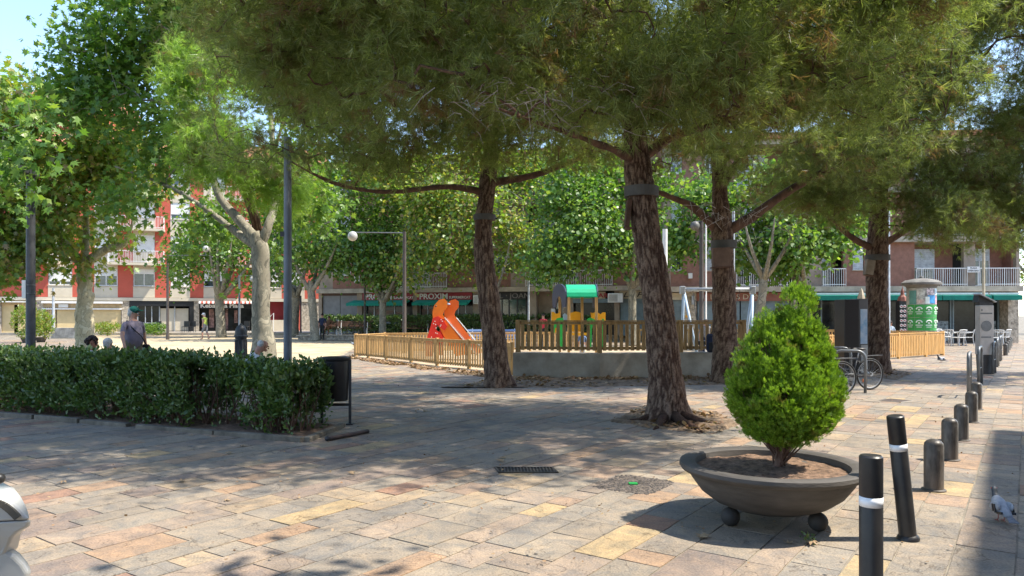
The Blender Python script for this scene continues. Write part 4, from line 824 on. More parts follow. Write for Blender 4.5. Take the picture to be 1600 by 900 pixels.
small_plane('plane tree crowded with bright leaves behind the slim pine', 771, 522, 43, .16, 455, [(700, 370, 75, 60, 0), (680, 310, 80, 45, 0), (740, 400, 60, 45, 0), (650, 415, 40, 35, 0), (820, 380, 50, 50, 0), (770, 330, 60, 60, 0), (620, 270, 70, 40, 1), (720, 255, 90, 45, 2), (820, 270, 60, 50, 2)], 18000, 96, m=LM_planey)
small_plane('pale leaning plane trunk behind the swing', 1180, 540, 33, .19, 425, [(1060, 380, 45, 50, 2), (1180, 390, 55, 40, 1), (1230, 370, 60, 45, 0), (1100, 310, 60, 45, 2), (1180, 310, 70, 50, 2)], 8000, 97, lean=14)
small_plane('plane tree with wide low fork left of the green awnings', 1262, 540, 34, .22, 447, [(1230, 390, 60, 40, 0), (1290, 370, 60, 40, 0), (1250, 330, 60, 50, 0), (1330, 330, 60, 50, 1)], 7000, 98)
small_plane('street tree beyond the far corner of the right block', 1640, 520, 62, .25, 455, [(1630, 400, 60, 60, 0), (1610, 440, 35, 30, 0), (1660, 330, 60, 60, 0)], 3500, 99, m=LM_planey)
# tree beyond the frame behind the viewer: its high boughs shade the lower left paving
q = Vector((2.6, -2.2, 0)); plane('tall plane tree standing behind the viewpoint', q, [q, q+Vector((0, .1, 2)), q+Vector((.1, .3, 4)), q+Vector((.1, .8, 6.4))], [.3, .25, .22, .15],
      [([q+Vector((0, .5, 5)), q+Vector((-.6, 3, 7)), q+Vector((-1.2, 5.6, 8.2))], [.14, .09, .03])], [(2.2, 4.4, 8.2, 1.3, .55, .4), (3.6, 4.1, 8.0, .8, .4, .4), (2.2, 1.8, 8.3, 2.0, 1.4, .9), (2.6, -1.6, 8.6, 3, 3, 1.6)], 4200, 101, m=LM_plane, tmpl=LEAFR, group=None)
# ---------------------------------------------------------------- hedges and shrubs
def leaf_mass(root, pts, nrm, size, m, seed, tmpl=None, name='foliage', spread=.6):
    g = np.random.default_rng(seed); n = len(pts); a = unit(nrm*.5+g.normal(size=(n, 3))*spread+np.array((0, 0, .45))); u_ = unit(nrm+g.normal(size=(n, 3))*.7)
    V, Fc = scatter(*(tmpl or LEAF2), pts, a, u_, size*(.45+.95*g.random(n))); return npmesh(name, V, Fc, m, root)
def hedge(name, label, p0, p1, depth, h, n, seed, leaf=.075, gaps=True, m=None, zb=0.0, bare=.18, hvar=.06, stems=60, group=None):
    p0 = np.array((*p0, 0.)); p1 = np.array((*p1, 0.)); d = p1-p0; L = np.linalg.norm(d); d /= L; nn = np.array((d[1], -d[0], 0)); g = np.random.default_rng(seed); P_ = []; Nn = []
    root = thing(name, label, 'hedge', tuple((p0+p1)/2+np.array((0, 0, zb))), group=group)
    while len(P_) < n:
        s = g.random(); b = g.random()*2-1; t = g.random()
        a = s*L; hh = h*(1+hvar*2*nz((a*1.3, seed, 0), 1.0)+hvar*nz((a*5, seed, b*2), 1.0)); z = hh*t; k = 1-.5*max(0, (.45-t)/.45)*(.5+.5*nz((a*2, 3, seed), 1.2))
        wv = depth/2*k*(1+.16*nz((a*2.2, z*2.5, seed), 1))
        e = g.random()
        if e < .50: y = math.copysign(wv*(1-.18*g.random()), b)
        elif e < .78: y = b*wv; z = hh*(1-.12*g.random())
        else: y = b*wv
        if z < bare*h*(1+.9*nz((a*3, 9, seed), 1)) and g.random() < .86: continue
        if nz((a*2.6, y*3, z*3.2+seed), 1.) < -.30: continue
        P_.append(p0+d*a-nn*y*-1+np.array((0, 0, z+zb))); Nn.append(nn*math.copysign(1, y)*abs(y)/wv+np.array((0, 0, 1.2*t)))
    # young shoots standing above the trimmed top
    for i in range(n//90):
        a = g.random()*L; y = (g.random()*2-1)*depth*.42; hh = h*(.97+.06*g.random())
        for k in range(7): P_.append(p0+d*(a+g.normal()*.012)+nn*(y+g.normal()*.012)+np.array((0, 0, zb+hh+k*.016*(.5+g.random())))); Nn.append(np.array((g.normal(), g.normal(), .8)))
    leaf_mass(root, np.array(P_), np.array(Nn), leaf, m or LM_hedge, seed)
    segs = []; 
    for i in range(int(stems*L/6)):
        a = g.random()*L; y = g.normal()*depth*.16; q = p0+d*a+nn*y+np.array((0, 0, zb))
        for k in range(3): e = q+d*g.normal()*.16+nn*g.normal()*.16+np.array((0, 0, h*(.5+.35*g.random()))); segs.append((q, (q+e)/2+np.array((0, 0, .05)), e, .012, .004))
    V, Fc = twig_tubes(segs); tag(npmesh('stem', V, Fc, M_limb, root, k=4), kind='stuff'); return root
hedge('hedge', 'long leafy green hedge in the kerbed bed across the left foreground', (-12.3, 14.2), (-4.3, 10.62), 1.05, .92, 50000, 5, hvar=.08)
hedge('shrub', 'loose dark shrub at the right end of the hedge beside the black litter bin', (-3.5, 10.33), (-2.72, 9.93), .85, .84, 6500, 6, hvar=.3, bare=.3, stems=120)
hedge('shrub', 'low dark shrub in the gap between hedge and end shrub', (-4.2, 10.7), (-3.5, 10.42), .6, .9, 2600, 8, hvar=.2, bare=.6, stems=40)
hedge('hedge', 'trimmed pale-topped hedge on the terrace in front of the supermarket', (-12.6, 49.3), (1.5, 48.2), 1.2, 1.15, 12000, 12, leaf=.16, zb=.3, stems=10)
hedge('hedge', 'dark hedge on the terrace right of the slide', (1.7, 48.0), (6.5, 47.6), 1.2, 1.2, 4500, 13, leaf=.16, zb=.3, stems=10)
for (px, Y, r, h, lb, m_, sd) in ((42, 42, .95, 2.3, 'round yellow-green bush in a pot in front of the beige garage doors', LM_planey, 1), (64, 43, .8, 1.9, 'thin reddish bush just right of the dark lamp post', LM_planey, 2),
                             (168, 56, 1.25, 1.1, 'low spreading bush before the wide beige shutters', LM_planey, 3), (240, 57, 1.2, 1.0, 'low bush before the black fronted shop', LM_plane, 4)):
    rt = thing('bush', lb, 'bush', (ax(px, Y), Y, 0)); pts = blob_points([(ax(px, Y), Y, h*.52, r, r*.7, h*.5)], 1500, .4, -.2, 1.5, sd); leaf_mass(rt, pts, unit(pts-np.array((ax(px, Y), Y, h*.4))), .14, m_, sd)
    MB().lathe([(.2, 0), (.32, .3), (.3, .3), (.05, .28)] if sd < 3 else [(.05, 0), (.05, h*.5)], (ax(px, Y), Y, 0), 12).build('pot' if sd < 3 else 'stem', M_bowl if sd < 3 else M_limb, rt)

# ---------------------------------------------------------------- planter with cypress
pc = Vector((2.005, 5.70, 0))
pr = thing('round_planter', 'wide shallow dark concrete bowl planter standing on ball feet', 'planter', pc)
MB().lathe([(.02, .095), (.17, .10), (.30, .115), (.43, .165), (.53, .24), (.60, .335), (.625, .385), (.675, .40), (.692, .425), (.688, .452), (.668, .464), (.60, .462), (.572, .45), (.565, .40), (.02, .385)], pc, 96).build('bowl', M_bowl, pr, smooth=True)
def soil_disc():
    V = [(pc.x, pc.y, .415)]; Fc = []; n = 60
    for i in range(1, 15):
        for j in range(n): r = .57*i/14; a = 6.2832*j/n; x = pc.x+r*math.cos(a); y = pc.y+r*math.sin(a); V.append((x, y, .405+.025*(1-i/14)+.018*nz((x, y, 0), 9)+.012*nz((x, y, 4), 28)))
    T = [(0, 1+j, 1+(j+1) % n, 0) for j in range(n)]
    for i in range(13):
        for j in range(n): Fc.append((1+i*n+j, 1+i*n+n+j, 1+i*n+n+(j+1) % n, 1+i*n+(j+1) % n))
    me = MB(); me.add(V, Fc+[(0, 1+j, 1+(j+1) % n) for j in range(n)]); return me.build('soil', mat('planter_soil', (.20, .125, .08), .95, var=.5, scale=20, bump=.012, bscale=90), pr, smooth=2)
soil_disc()
for a in (197, 317, 77): MB().ball((pc.x+.36*math.cos(R(a)), pc.y+.36*math.sin(R(a)), .068), .072, 20).build('ball_foot', mat('dark_ball', (.04, .037, .034), .7), pr, smooth=2)
tl = thing('potted_cypress', 'bright green bushy dwarf cypress growing in the round planter', 'shrub', (pc.x, pc.y, .42))
tx, ty = pc.x+.08, pc.y
def thuja():
    g = np.random.default_rng(4); blobs = [(tx+.0, ty, .72, .27, .27, .16), (tx+.02, ty, .96, .405, .39, .36), (tx-.03, ty, 1.18, .30, .30, .32), (tx+.13, ty, 1.54, .15, .15, .31), (tx+.10, ty, 1.36, .23, .22, .26), (tx-.09, ty, 1.38, .13, .14, .24), (tx+.25, ty, 1.20, .15, .17, .28), (tx+.11, ty+.03, 1.34, .18, .18, .30), (tx-.25, ty-.04, 1.03, .17, .19, .27), (tx+.29, ty-.04, 1.0, .16, .19, .28)]
    B = np.array(blobs); pos = []; nr = []
    k = 0
    while len(pos) < 72000:
        b = B[g.choice(len(B), p=(B[:, 3]**2)/(B[:, 3]**2).sum())]; d = unit(g.normal(size=3)[None])[0]; r = (1-.38*g.random()**1.7); rr = 1+.14*nz(d*4+b[:3]*5, 1.)+.20*nz(d*11+b[:3], 1.); p = b[:3]+d*r*rr*b[3:6]
        if p[2] < .56+.05*g.random()+.3*abs(p[0]-tx) or nz(p*1., 8.5) < -.16 or nz(p*1.+9, 19) < -.30: continue
        pos.append(p); nr.append(d)
    pos = np.array(pos); nr = np.array(nr); n = len(pos)
    # flat fan spray: one blade with side blades
    V = []; T = []
    for i, (x0, an, l) in enumerate(((0, 0, 1.0), (.12, 38, .5), (.12, -38, .5), (.38, 34, .42), (.38, -34, .42))):
        o = len(V); c, s_ = math.cos(R(an)), math.sin(R(an)); w_ = .06; V += [(x0, 0, 0), (x0+c*l*.55+s_*w_, s_*l*.55-c*w_, .01), (x0+c*l, s_*l, .0), (x0+c*l*.55-s_*w_, s_*l*.55+c*w_, .01)]; T += [(o, o+1, o+3), (o+1, o+2, o+3)]
    a = unit(nr*.75+g.normal(size=(n, 3))*.38+np.array((0, 0, 1.15))); u_ = unit(np.cross(a, g.normal(size=(n, 3)))+nr*.3)
    Vv, Fc = scatter(np.array(V), np.array(T), pos, a, u_, .036*(.6+.9*g.random(n))); npmesh('foliage', Vv, Fc, LM_thuja, tl)
    segs = []
    st = np.array((tx-.01, ty, .40))
    for i in range(170):
        e = B[g.integers(0, len(B))]; e = e[:3]+unit(g.normal(size=3)[None])[0]*e[3:6]*(.5+.35*g.random()); e[2] = max(e[2], .55); md = st+(e-st)*.45+np.array((g.normal()*.03, g.normal()*.03, .02)); segs.append((st+np.array((g.normal()*.015, g.normal()*.015, .03+.12*g.random())), md, e, .008, .0025))
    V2, F2 = twig_tubes(segs, 5); tag(npmesh('branch', V2, F2, M_limb, tl, k=4), kind='stuff')
thuja()
b = MB(); b.tube([(tx-.03, ty, .38), (tx-.02, ty, .46), (tx-.005, ty, .56), (tx+.02, ty, .72)], [.042, .032, .034, .03], 10); b.tube([(tx-.01, ty, .5), (tx-.05, ty, .6), (tx-.12, ty, .76)], [.026, .022, .014], 8); b.tube([(tx, ty, .52), (tx+.06, ty-.02, .62), (tx+.13, ty-.03, .76)], [.026, .022, .014], 8)
b.build('trunk', M_limb, tl, smooth=2)

# ---------------------------------------------------------------- bollards, hoops, meter
def flex(label, base, lean=(0, 0), h=.9, r=.055):
    o = thing('plastic_bollard', label, 'bollard', (0, 0, 0), group='black plastic bollards with a white band')
    b = MB(); b.lathe([(r, .0), (r, h*.72), (r*.985, h*.722), (r*.985, h*.775), (r, h*.777), (r, h-.008), (r-.008, h), (.0001, h+.002)], (0, 0, 0), 40); b.build('post', M_black, o, smooth=True)
    MB().lathe([(r*1.004, h*.722), (r*1.006, h*.775)], (0, 0, 0), 40).build('reflective_band', M_plast, o, smooth=2)
    MB().lathe([(r*1.3, 0), (r*1.32, .012), (r*1.15, .03), (r*1.02, .038)], (0, 0, 0), 32).build('foot', M_black, o, smooth=True)
    o.location = base; o.rotation_euler = (lean[1], lean[0], 0); return o
flex('upright black plastic bollard nearest the viewer', (ax(1361, 3.65), 3.65, 0), h=.905)
flex('black plastic bollard leaning to the left', gp(1419, 843), lean=(R(-7), R(2)), h=.895, r=.058)
def low_bollard():
    o = thing('iron_bollard', 'x', 'bollard', group='low iron bollards along the pavement edge'); r = .082
    b = MB(); b.lathe([(r, .0), (r, .405), (r*.97, .412), (r*.97, .417), (r*.93, .432), (r*.72, .452), (r*.4, .465), (.0001, .470)], (0, 0, 0), 36); b.box((-.008, -r-.004, .05), (.008, -r+.01, .38)); b.build('post', M_boll, o, smooth=True)
    MB().lathe([(r*1.25, 0), (r*1.25, .012), (r*1.05, .02)], (0, 0, 0), 32).build('foot', M_boll, o, smooth=True); return o
lb = ['low brown iron bollard nearest the pigeon, first of the row', 'second low iron bollard of the row counted from the pigeon', 'third low iron bollard of the row counted from the pigeon', 'fourth low iron bollard of the row counted from the pigeon', 'fifth low iron bollard, the last before the steel hoops',
      'first low iron bollard beyond the steel hoops', 'second low iron bollard beyond the steel hoops', 'third low iron bollard beyond the steel hoops', 'fourth low iron bollard beyond the steel hoops', 'farthest low iron bollard at the end of the row']
sp = [gp(1459, 766), gp(1484, 719), gp(1502, 688), gp(1518, 660), gp(1526, 640)]+[(.7*y-.85, y, 0) for y in (29, 31.2, 33.4, 35.6, 37.8)]
proto = low_bollard(); proto['label'] = lb[0]; proto.location = sp[0]
for p, l in zip(sp[1:], lb[1:]): copy_tree(proto, None, p, random.uniform(-.3, .3), l)
def hoop():
    o = thing('steel_hoop', 'x', 'bike rack', group='steel hoops in line with the bollards'); b = MB(); L = .62; h = .86; r = .16
    pts = [(0, -L/2, 0), (0, -L/2, h-r)]+[(0, -L/2+r-r*math.cos(a), h-r+r*math.sin(a)) for a in (R(22), R(45), R(68), R(90))]+[(0, L/2-r+r*math.sin(a), h-r+r*math.cos(a)) for a in (R(0), R(22), R(45), R(68))]+[(0, L/2, h-r), (0, L/2, 0)]
    b.tube(pts, .03, 12); b.build('hoop', M_grey, o, smooth=2); MB().tube([(0, -L/2, .38), (0, L/2, .38)], .012, 8).build('crossbar', M_grey, o, smooth=2); return o
hl = ['nearest steel hoop in front of the parking meter', 'second steel hoop beside the parking meter', 'third steel hoop from the low bollards', 'fourth steel hoop from the low bollards', 'farthest steel hoop of the five in line']
hp = [(8.95, 14.4), (10.75, 16.9), (13.1, 20.0), (15.05, 22.8), (17.0, 25.6)]
pro = hoop(); pro['label'] = hl[0]; pro.location = (*hp[0], 0); pro.rotation_euler.z = R(-35)
for p, l in zip(hp[1:], hl[1:]): copy_tree(pro, None, (*p, 0), R(-35+random.uniform(-3, 3)), l)
mp = Vector((ax(1535, 20), 20.0, 0)); pm = thing('parking_meter', 'pale parking meter with a slanted solar panel on top beside the steel hoops', 'parking meter', mp)
MB().prism([(-.17, 0), (.19, 0), (.21, .52), (-.20, .52)], lambda a, z: (mp.x+a*.85, mp.y-.15, z), lambda a, z: (mp.x+a*.85, mp.y+.02, z)).build('base', M_dark, pm, bevel=.01)
MB().box((mp.x-.19, mp.y-.18, .52), (mp.x+.20, mp.y+.03, 1.86)).build('cabinet', mat('meter_grey', (.50, .47, .44), .55, var=.12), pm, bevel=.02)
b = MB(); b.box((mp.x-.17, mp.y-.185, 1.62), (mp.x+.15, mp.y-.181, 1.66)); b.box((mp.x-.15, mp.y-.185, 1.71), (mp.x-.11, mp.y-.181, 1.75)); b.lathe([(.001, 0), (.145, 0), (.145, .006)], (mp.x-.01, mp.y-.182, 1.3), 24, Matrix.Rotation(R(90), 3, 'X')); b.box((mp.x-.15, mp.y-.185, .98), (mp.x+.12, mp.y-.181, 1.02)); b.each('panel_mark', M_grey, pm)
b = MB(); b.box((mp.x-.18, mp.y-.16, 1.86), (mp.x+.19, mp.y+.02, 1.94)); b.prism([(-.20, 1.94), (.23, 1.94), (-.16, 2.14)], lambda a, z: (mp.x+a, mp.y-.12, z), lambda a, z: (mp.x+a, mp.y+.12, z)); b.build('head', M_dark, pm)
MB().beam((mp.x-.2, mp.y-.06, 2.17), (mp.x+.25, mp.y-.06, 1.95), .3, .03).build('solar_panel', M_lgrey, pm)

# ---------------------------------------------------------------- litter bin
bc = Vector((ax(525, 10.75), 10.75, 0)); lbn = thing('litter_bin', 'black litter bin hung between two posts right of the hedge', 'litter bin', bc)
MB().lathe([(.01, .35), (.165, .35), (.172, .37), (.192, .93), (.205, .94), (.212, .955), (.21, .985), (.195, .99), (.185, .975), (.02, .6)], bc, 40, sy=.86).build('bucket', M_black, lbn, smooth=True)
for s in (-1, 1):
    o = MB().box((bc.x+s*.205-.018, bc.y-.02, 0), (bc.x+s*.205+.018, bc.y+.02, .95)).build('post', M_dark, lbn, bevel=.004); MB().box((bc.x+s*.205-.05, bc.y-.05, 0), (bc.x+s*.205+.05, bc.y+.05, .018)).build('foot_plate', M_dark, o)
MB().box((bc.x-.2, bc.y-.015, .27), (bc.x+.2, bc.y+.015, .31)).build('crossbar', M_dark, lbn)

# ---------------------------------------------------------------- wooden fences
def fence(label, pts, h, m, sl=.07, gap=.055, post=.09, z0=0.0, slats=True, tops=(), hp=None, thick=.03, group='wooden fences of the playground'):
    root = thing('wooden_fence', label, 'fence', (pts[0][0], pts[0][1], z0 if not isinstance(z0, (list, tuple)) else z0[0]), group=group); n = len(pts)
    for i, p in enumerate(pts):
        b = MB(); hh = (hp or h+.04); a = 0
        q = pts[min(i+1, n-1)]; p_ = pts[max(i-1, 0)]; a = math.atan2(q[1]-p_[1], q[0]-p_[0])
        b.box((p[0]-post/2, p[1]-post/2, z0-.02), (p[0]+post/2, p[1]+post/2, z0+hh), a); b.build('post', m, root, bevel=.008)
    for i in range(n-1):
        a = Vector((*pts[i], z0)); c = Vector((*pts[i+1], z0)); d = c-a; L = d.length; d.normalize(); nn = Vector((d.y, -d.x, 0)); b = MB()
        for z in (.12, h-.06): b.beam(a+d*.04+Vector((0, 0, z))+nn*-.0, c-d*.04+Vector((0, 0, z)), .035, .07)
        k = max(2, int((L-.1)/(sl+gap))); st = (L-.1)/k
        for j in range(k):
            q = a+d*(.05+st*(j+.5))+nn*.031
            b.beam(q+Vector((0, 0, .07)), q+Vector((0, 0, h-.11+random.uniform(-.004, .004))), .02, sl) if False else b.box((q.x-sl/2, q.y-thick/2*.7, z0+.06), (q.x+sl/2, q.y+thick/2*.7, z0+h-.1), math.atan2(d.y, d.x))
        b.beam(a+d*.04+Vector((0, 0, h-.005)), c-d*.04+Vector((0, 0, h-.005)), .09, .028)
        b.build('panel', m, root)
    return root
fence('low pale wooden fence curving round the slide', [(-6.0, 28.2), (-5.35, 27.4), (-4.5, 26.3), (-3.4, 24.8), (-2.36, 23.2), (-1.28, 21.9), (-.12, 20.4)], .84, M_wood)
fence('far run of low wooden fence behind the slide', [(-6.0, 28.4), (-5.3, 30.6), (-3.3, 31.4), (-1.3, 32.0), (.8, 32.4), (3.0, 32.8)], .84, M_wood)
CW = [(0.02, 18.95), (2.2, 18.45), (5.15, 19.0), (6.25, 19.25)]
cw = MB()
cw.prism([CW[0], CW[1], CW[2], CW[3], (6.1, 19.7), (5.0, 19.42), (2.25, 18.9), (.1, 19.4)], lambda x, y: (x, y, -.05), lambda x, y: (x, y, .63))
M_cwall = mat('weathered_concrete', (.40, .355, .285), .9, var=.45, scale=1.6, bump=.006, bscale=26, col2=(.22, .185, .14))
tag(cw.build('concrete_wall', M_cwall, None, at=(3, 19, 0), bevel=.012), 'low stained concrete wall under the tall dark wooden fence', 'wall')
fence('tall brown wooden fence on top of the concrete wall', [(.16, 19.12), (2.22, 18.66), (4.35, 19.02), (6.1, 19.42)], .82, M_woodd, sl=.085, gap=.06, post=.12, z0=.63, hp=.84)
fence('short low fence bit between slim pine and concrete wall', [(-.12, 20.4), (.0, 19.6)], .84, M_wood)
fence('wooden fence coloured sunlit orange, ending beside the advertising column', [(6.3, 19.6), (8.3, 21.7), (10.5, 24.2), (13.3, 26.3), (14.15, 26.95), (15.85, 28.2), (17.1, 29.2)], .92, mat('sunlit_fence_wood', (.58, .33, .11), .7, var=.25, scale=3, stretch=(6, 6, .7), bump=.002))  # sunlight on this run is put into a brighter copy of the wood
fence('rear run of wooden fence behind the swing', [(17.1, 29.3), (15.6, 33.4), (11.0, 34.6), (6.0, 35.2)], .92, M_wood)

# ---------------------------------------------------------------- playground
sx, sy = ax(707, 26.2), 26.2
sld = thing('playground_slide', 'orange and red animal shaped slide with a steel chute', 'slide', (sx, sy, 0))
def pxl(poly, Y): return [((px-800)/F*26.2, EYE-(py-HOR)/F*26.2) for px, py in poly]
head = [(696,487),(693,476),(697,470),(704,467),(711,470),(713,477),(709,484),(706,487),(704,493),(710,503),(722,519),(737,540),(746,552),(727,552),(716,540),(704,524),(697,512),(693,500),(678,497),(679,486),(683,475),(690,469),(697,468)]
neck = [(678,500),(677,487),(680,477),(687,469),(695,467),(700,471),(700,480),(695,486),(693,492),(700,503),(716,524),(737,552),(713,556),(702,538),(692,520),(686,508)]
body = [(666,556),(668,530),(674,512),(678,497),(686,494),(695,501),(700,510),(696,516),(690,512),(684,507),(683,515),(690,520),(694,530),(694,536),(688,534),(678,528),(677,556)]
def board(poly, Yf, th, name, m, par, bev=.006):
    q = pxl(poly, 0); o = MB().prism(q, lambda a, z: (a, Yf, z), lambda a, z: (a, Yf+th, z)); return o.build(name, m, par)
n1_ = board(neck, 25.9, .035, 'side_board', M_orange, sld); board([(p[0]+15.5, p[1]) for p in neck], 26.55, .035, 'side_board', mat('deep_orange_board', (.68, .11, .012), .4, var=.06), sld)
bd_ = board(body, 25.84, .05, 'body_board', M_redb, sld); board([(p[0]+13, p[1]) for p in body], 26.62, .05, 'body_board', M_redb, sld)
def pt(px, py, Y): return (ax(px, 26.2), Y, az(py, 26.2))
ch = MB(); ch.add([pt(697, 497, 25.94), pt(697, 497, 26.55), pt(748, 556, 26.55), pt(748, 556, 25.94), pt(697, 499, 25.94), pt(697, 499, 26.55), pt(748, 558, 26.55), pt(748, 558, 25.94)], [(0, 3, 2, 1), (4, 5, 6, 7), (0, 1, 5, 4), (3, 7, 6, 2)]); ch.build('chute', M_steel, sld)
MB().add([pt(696, 495.5, 25.885), pt(743, 551, 25.885), pt(743, 552.6, 25.885), pt(696, 497.3, 25.885), pt(696, 495.5, 25.93), pt(743, 551, 25.93), pt(743, 552.6, 25.93), pt(696, 497.3, 25.93)], [(0, 1, 2, 3), (4, 7, 6, 5), (0, 4, 5, 1), (3, 2, 6, 7)]).build('edge_strip', M_white, sld)
MB().add([pt(712, 495.5, 26.53), pt(758, 551, 26.53), pt(758, 552.6, 26.53), pt(712, 497.3, 26.53), pt(712, 495.5, 26.6), pt(758, 551, 26.6), pt(758, 552.6, 26.6), pt(712, 497.3, 26.6)], [(0, 1, 2, 3), (4, 7, 6, 5), (0, 4, 5, 1), (3, 2, 6, 7)]).build('edge_strip', M_white, sld)
MB().box((ax(684, 26.2), 25.9, az(499, 26.2)-.03), (ax(697, 26.2), 26.6, az(499, 26.2))).build('platform', M_steel, sld)
MB().tube([pt(701, 475, 25.9), pt(701, 475, 26.6)], .03, 8).build('handle_bar', M_lblue, sld)
e = MB(); e.ball(pt(682.5, 478.5, 25.895), .028, 10); e.build('eye', M_black, n1_)
s_ = MB(); g = random.Random(4)
for i in range(26):
    px_, py_ = g.uniform(668, 696), g.uniform(497, 552)
    if inpoly(px_, py_, body): s_.ball(pt(px_, py_, 25.835), .018, 6, (1, .3, 1))
s_.build('bolt', M_white, bd_)
for k in range(3): MB().tube([pt(683-k*2, 510+k*13, 25.9), pt(683-k*2, 510+k*13, 26.6)], .025, 8).build('rung', M_grey, sld)
# play house
Yh = 24.5; ph = thing('playhouse', 'playhouse with green roof and orange side boards behind the tall fence', 'playhouse', (ax(900, Yh), Yh, 0))
def Q(px, py, Y=Yh): return (ax(px, Yh), Y, az(py, Yh))
r_ = MB(); prof = [(0, .0), (.10, .26), (.33, .40), (.56, .26), (.66, 0)]; zr = az(463, Yh); x0 = ax(886, Yh); x1 = ax(934, Yh)
arc = [(Yh+.75+.75*-math.cos(t), zr+.42*math.sin(t)) for t in [math.pi*i/10 for i in range(11)]]
for i in range(10): (y0, z0), (y1, z1) = arc[i], arc[i+1]; r_.add([(x0, y0, z0), (x1, y0, z0), (x1, y1, z1), (x0, y1, z1), (x0, y0, z0-.03), (x1, y0, z0-.03), (x1, y1, z1-.03), (x0, y1, z1-.03)], [(0, 1, 2, 3), (7, 6, 5, 4), (0, 4, 5, 1), (3, 2, 6, 7)])
r_.build('roof', M_roofg, ph)
for x, nm in ((x0-.02, 0), (x1+.0, 1)):
    poly = [(y, z+.03) for y, z in arc]+[(Yh+1.45, zr-.35), (Yh+1.15, zr-.38), (Yh+.95, zr-.05), (Yh+.75, zr+.05), (Yh+.55, zr-.05), (Yh+.35, zr-.38), (Yh+.05, zr-.35)]
    MB().prism(poly, lambda y, z: (x-.02-(y-Yh)*.25*(1-nm), y, z), lambda y, z: (x+.02-(y-Yh)*.25*(1-nm), y, z)).build('gable_board', M_blueb, ph)
for px_, y_ in ((889, Yh+.05), (932, Yh+.05), (879, Yh+1.45), (916, Yh+1.45)): MB().box((ax(px_, Yh)-.045, y_-.045, 0), (ax(px_, Yh)+.045, y_+.045, zr+.02)).build('post', M_wood, ph, bevel=.006)
def qb(poly, y_, name, m): q = [(ax(a, Yh), az(b_, Yh)) for a, b_ in poly]; return MB().prism(q, lambda a, z: (a, y_, z), lambda a, z: (a, y_+.03, z)).build(name, m, ph)
qb([(863,487),(867,487),(870,490),(873,490),(877,487),(878,520),(863,520)], Yh+.6, 'side_board', M_yel); qb([(893,490),(899,488),(905,486.5),(911,487),(917,490),(917,520),(893,520)], Yh+1.5, 'side_board', M_yel)
qb([(924,488),(928,489),(934,487),(940,491),(944,488),(948,488),(948,502),(926,500)], Yh+.3, 'side_board', M_yel)
qb([(865,503),(870,497),(878,496),(880,499),(880,545),(875,545),(872,512),(867,512),(866,520),(865,520)], Yh-.2, 'arch_board', M_grnb); qb([(916,499),(921,496),(926,498),(930,501),(930,510),(924,512),(923,545),(917,545),(916,512)], Yh-.2, 'arch_board', M_grnb); qb([(939,498),(942,498),(942,545),(939,545)], Yh-.3, 'pole', M_grnb)
qb([(890,520),(922,520),(922,524),(890,524)], Yh, 'floor_board', M_yel); qb([(880,492),(883,489),(887,492),(887,500),(880,500)], Yh+.2, 'crest', M_lblue)
# swing
Yw = 24.0; sw = thing('swing_set', 'light blue swing frame with grey crossbeam behind the tall fence', 'swing', (ax(1115, Yw), Yw, 0)); zt = az(452, Yw)
def leg(x, s, sp=.35):
    MB().tube([(x, Yw, zt), (x+sp*.35, Yw+s, 0)], .045, 10).build('leg', M_lblue, sw, smooth=2)
for x in (ax(1068, Yw), ax(1176, Yw)): leg(x, -.75, .9 if x < 7 else -.9); leg(x, .75, .3 if x < 7 else -.3)
MB().tube([(ax(1068, Yw), Yw, zt), (ax(1176, Yw), Yw, zt)], .055, 12).build('crossbeam', M_lgrey, sw, smooth=2)
for x in (ax(1066, Yw), ax(1176, Yw)): MB().cbox((x, Yw, zt-.03), (.16, .2, .26)).build('bracket', M_lgrey, sw, bevel=.02)
for x in (ax(1087, Yw), ax(1140, Yw)):
    b = MB(); b.tube([(x-.1, Yw, zt), (x, Yw-.1, zt-1.0)], .01, 5); b.tube([(x+.35, Yw, zt), (x+.05, Yw-.1, zt-1.0)], .01, 5); b.tube([(x, Yw-.1, zt-1.0), (x-.15, Yw-.2, .75)], .012, 5); b.tube([(x+.05, Yw-.1, zt-1), (x+.3, Yw-.2, .75)], .012, 5); b.build('chain', M_dark, sw)
    MB().cbox((x+.07, Yw-.2, .7), (.45, .3, .14)).build('seat', M_black, sw, bevel=.02)
# blue bench with slats
def bench(label, loc, rz, m, fm, L=1.8, backed=True, group=None, curved=False):
    root = thing('park_bench', label, 'bench', (0, 0, 0), group=group)
    b = MB()
    for i in range(4): b.box((-L/2, -.02+i*.115, .42), (L/2, .075+i*.115, .45))
    b.build('seat', m, root, bevel=.004)
    if backed:
        b = MB()
        for i in range(3): b.cbox((0, .50+i*.03, .58+i*.125), (L, .028, .10), Matrix.Rotation(R(-12), 3, 'X'))
        b.build('backrest', m, root, bevel=.004)
    for x in (-L/2+.25, L/2-.25):
        f = MB(); f.beam((x, 0, .42), (x, -.04, 0), .045, .045); f.beam((x, .42, .42), (x, .5, 0), .045, .045); f.beam((x, 0, .40), (x, .46, .40), .04, .045)
        if backed: f.beam((x, .45, .40), (x, .6, .92), .045, .05)
        f.build('leg', fm, root)
    root.location = loc; root.rotation_euler.z = rz; return root
bench('blue slatted bench behind the slide and the slim pine', (ax(772, 36), 36, 0), R(4), mat('blue_slats', (.16, .24, .42), .5, var=.1), M_lgrey, L=2.6)
bench('pale-legged wooden bench hidden behind the end of the hedge', (-3.95, 11.6, 0), R(156), M_woodb, M_concrete, L=2.2)
bench('wooden bench behind the hedge where the couple sits', (-7.95, 14.05, 0), R(156), M_woodb, M_concrete, L=2.0)
bench('dark wooden bench on the terrace where two people sit', (ax(513, 48), 48.0, .3), R(4), M_woodb, M_white, L=1.6)
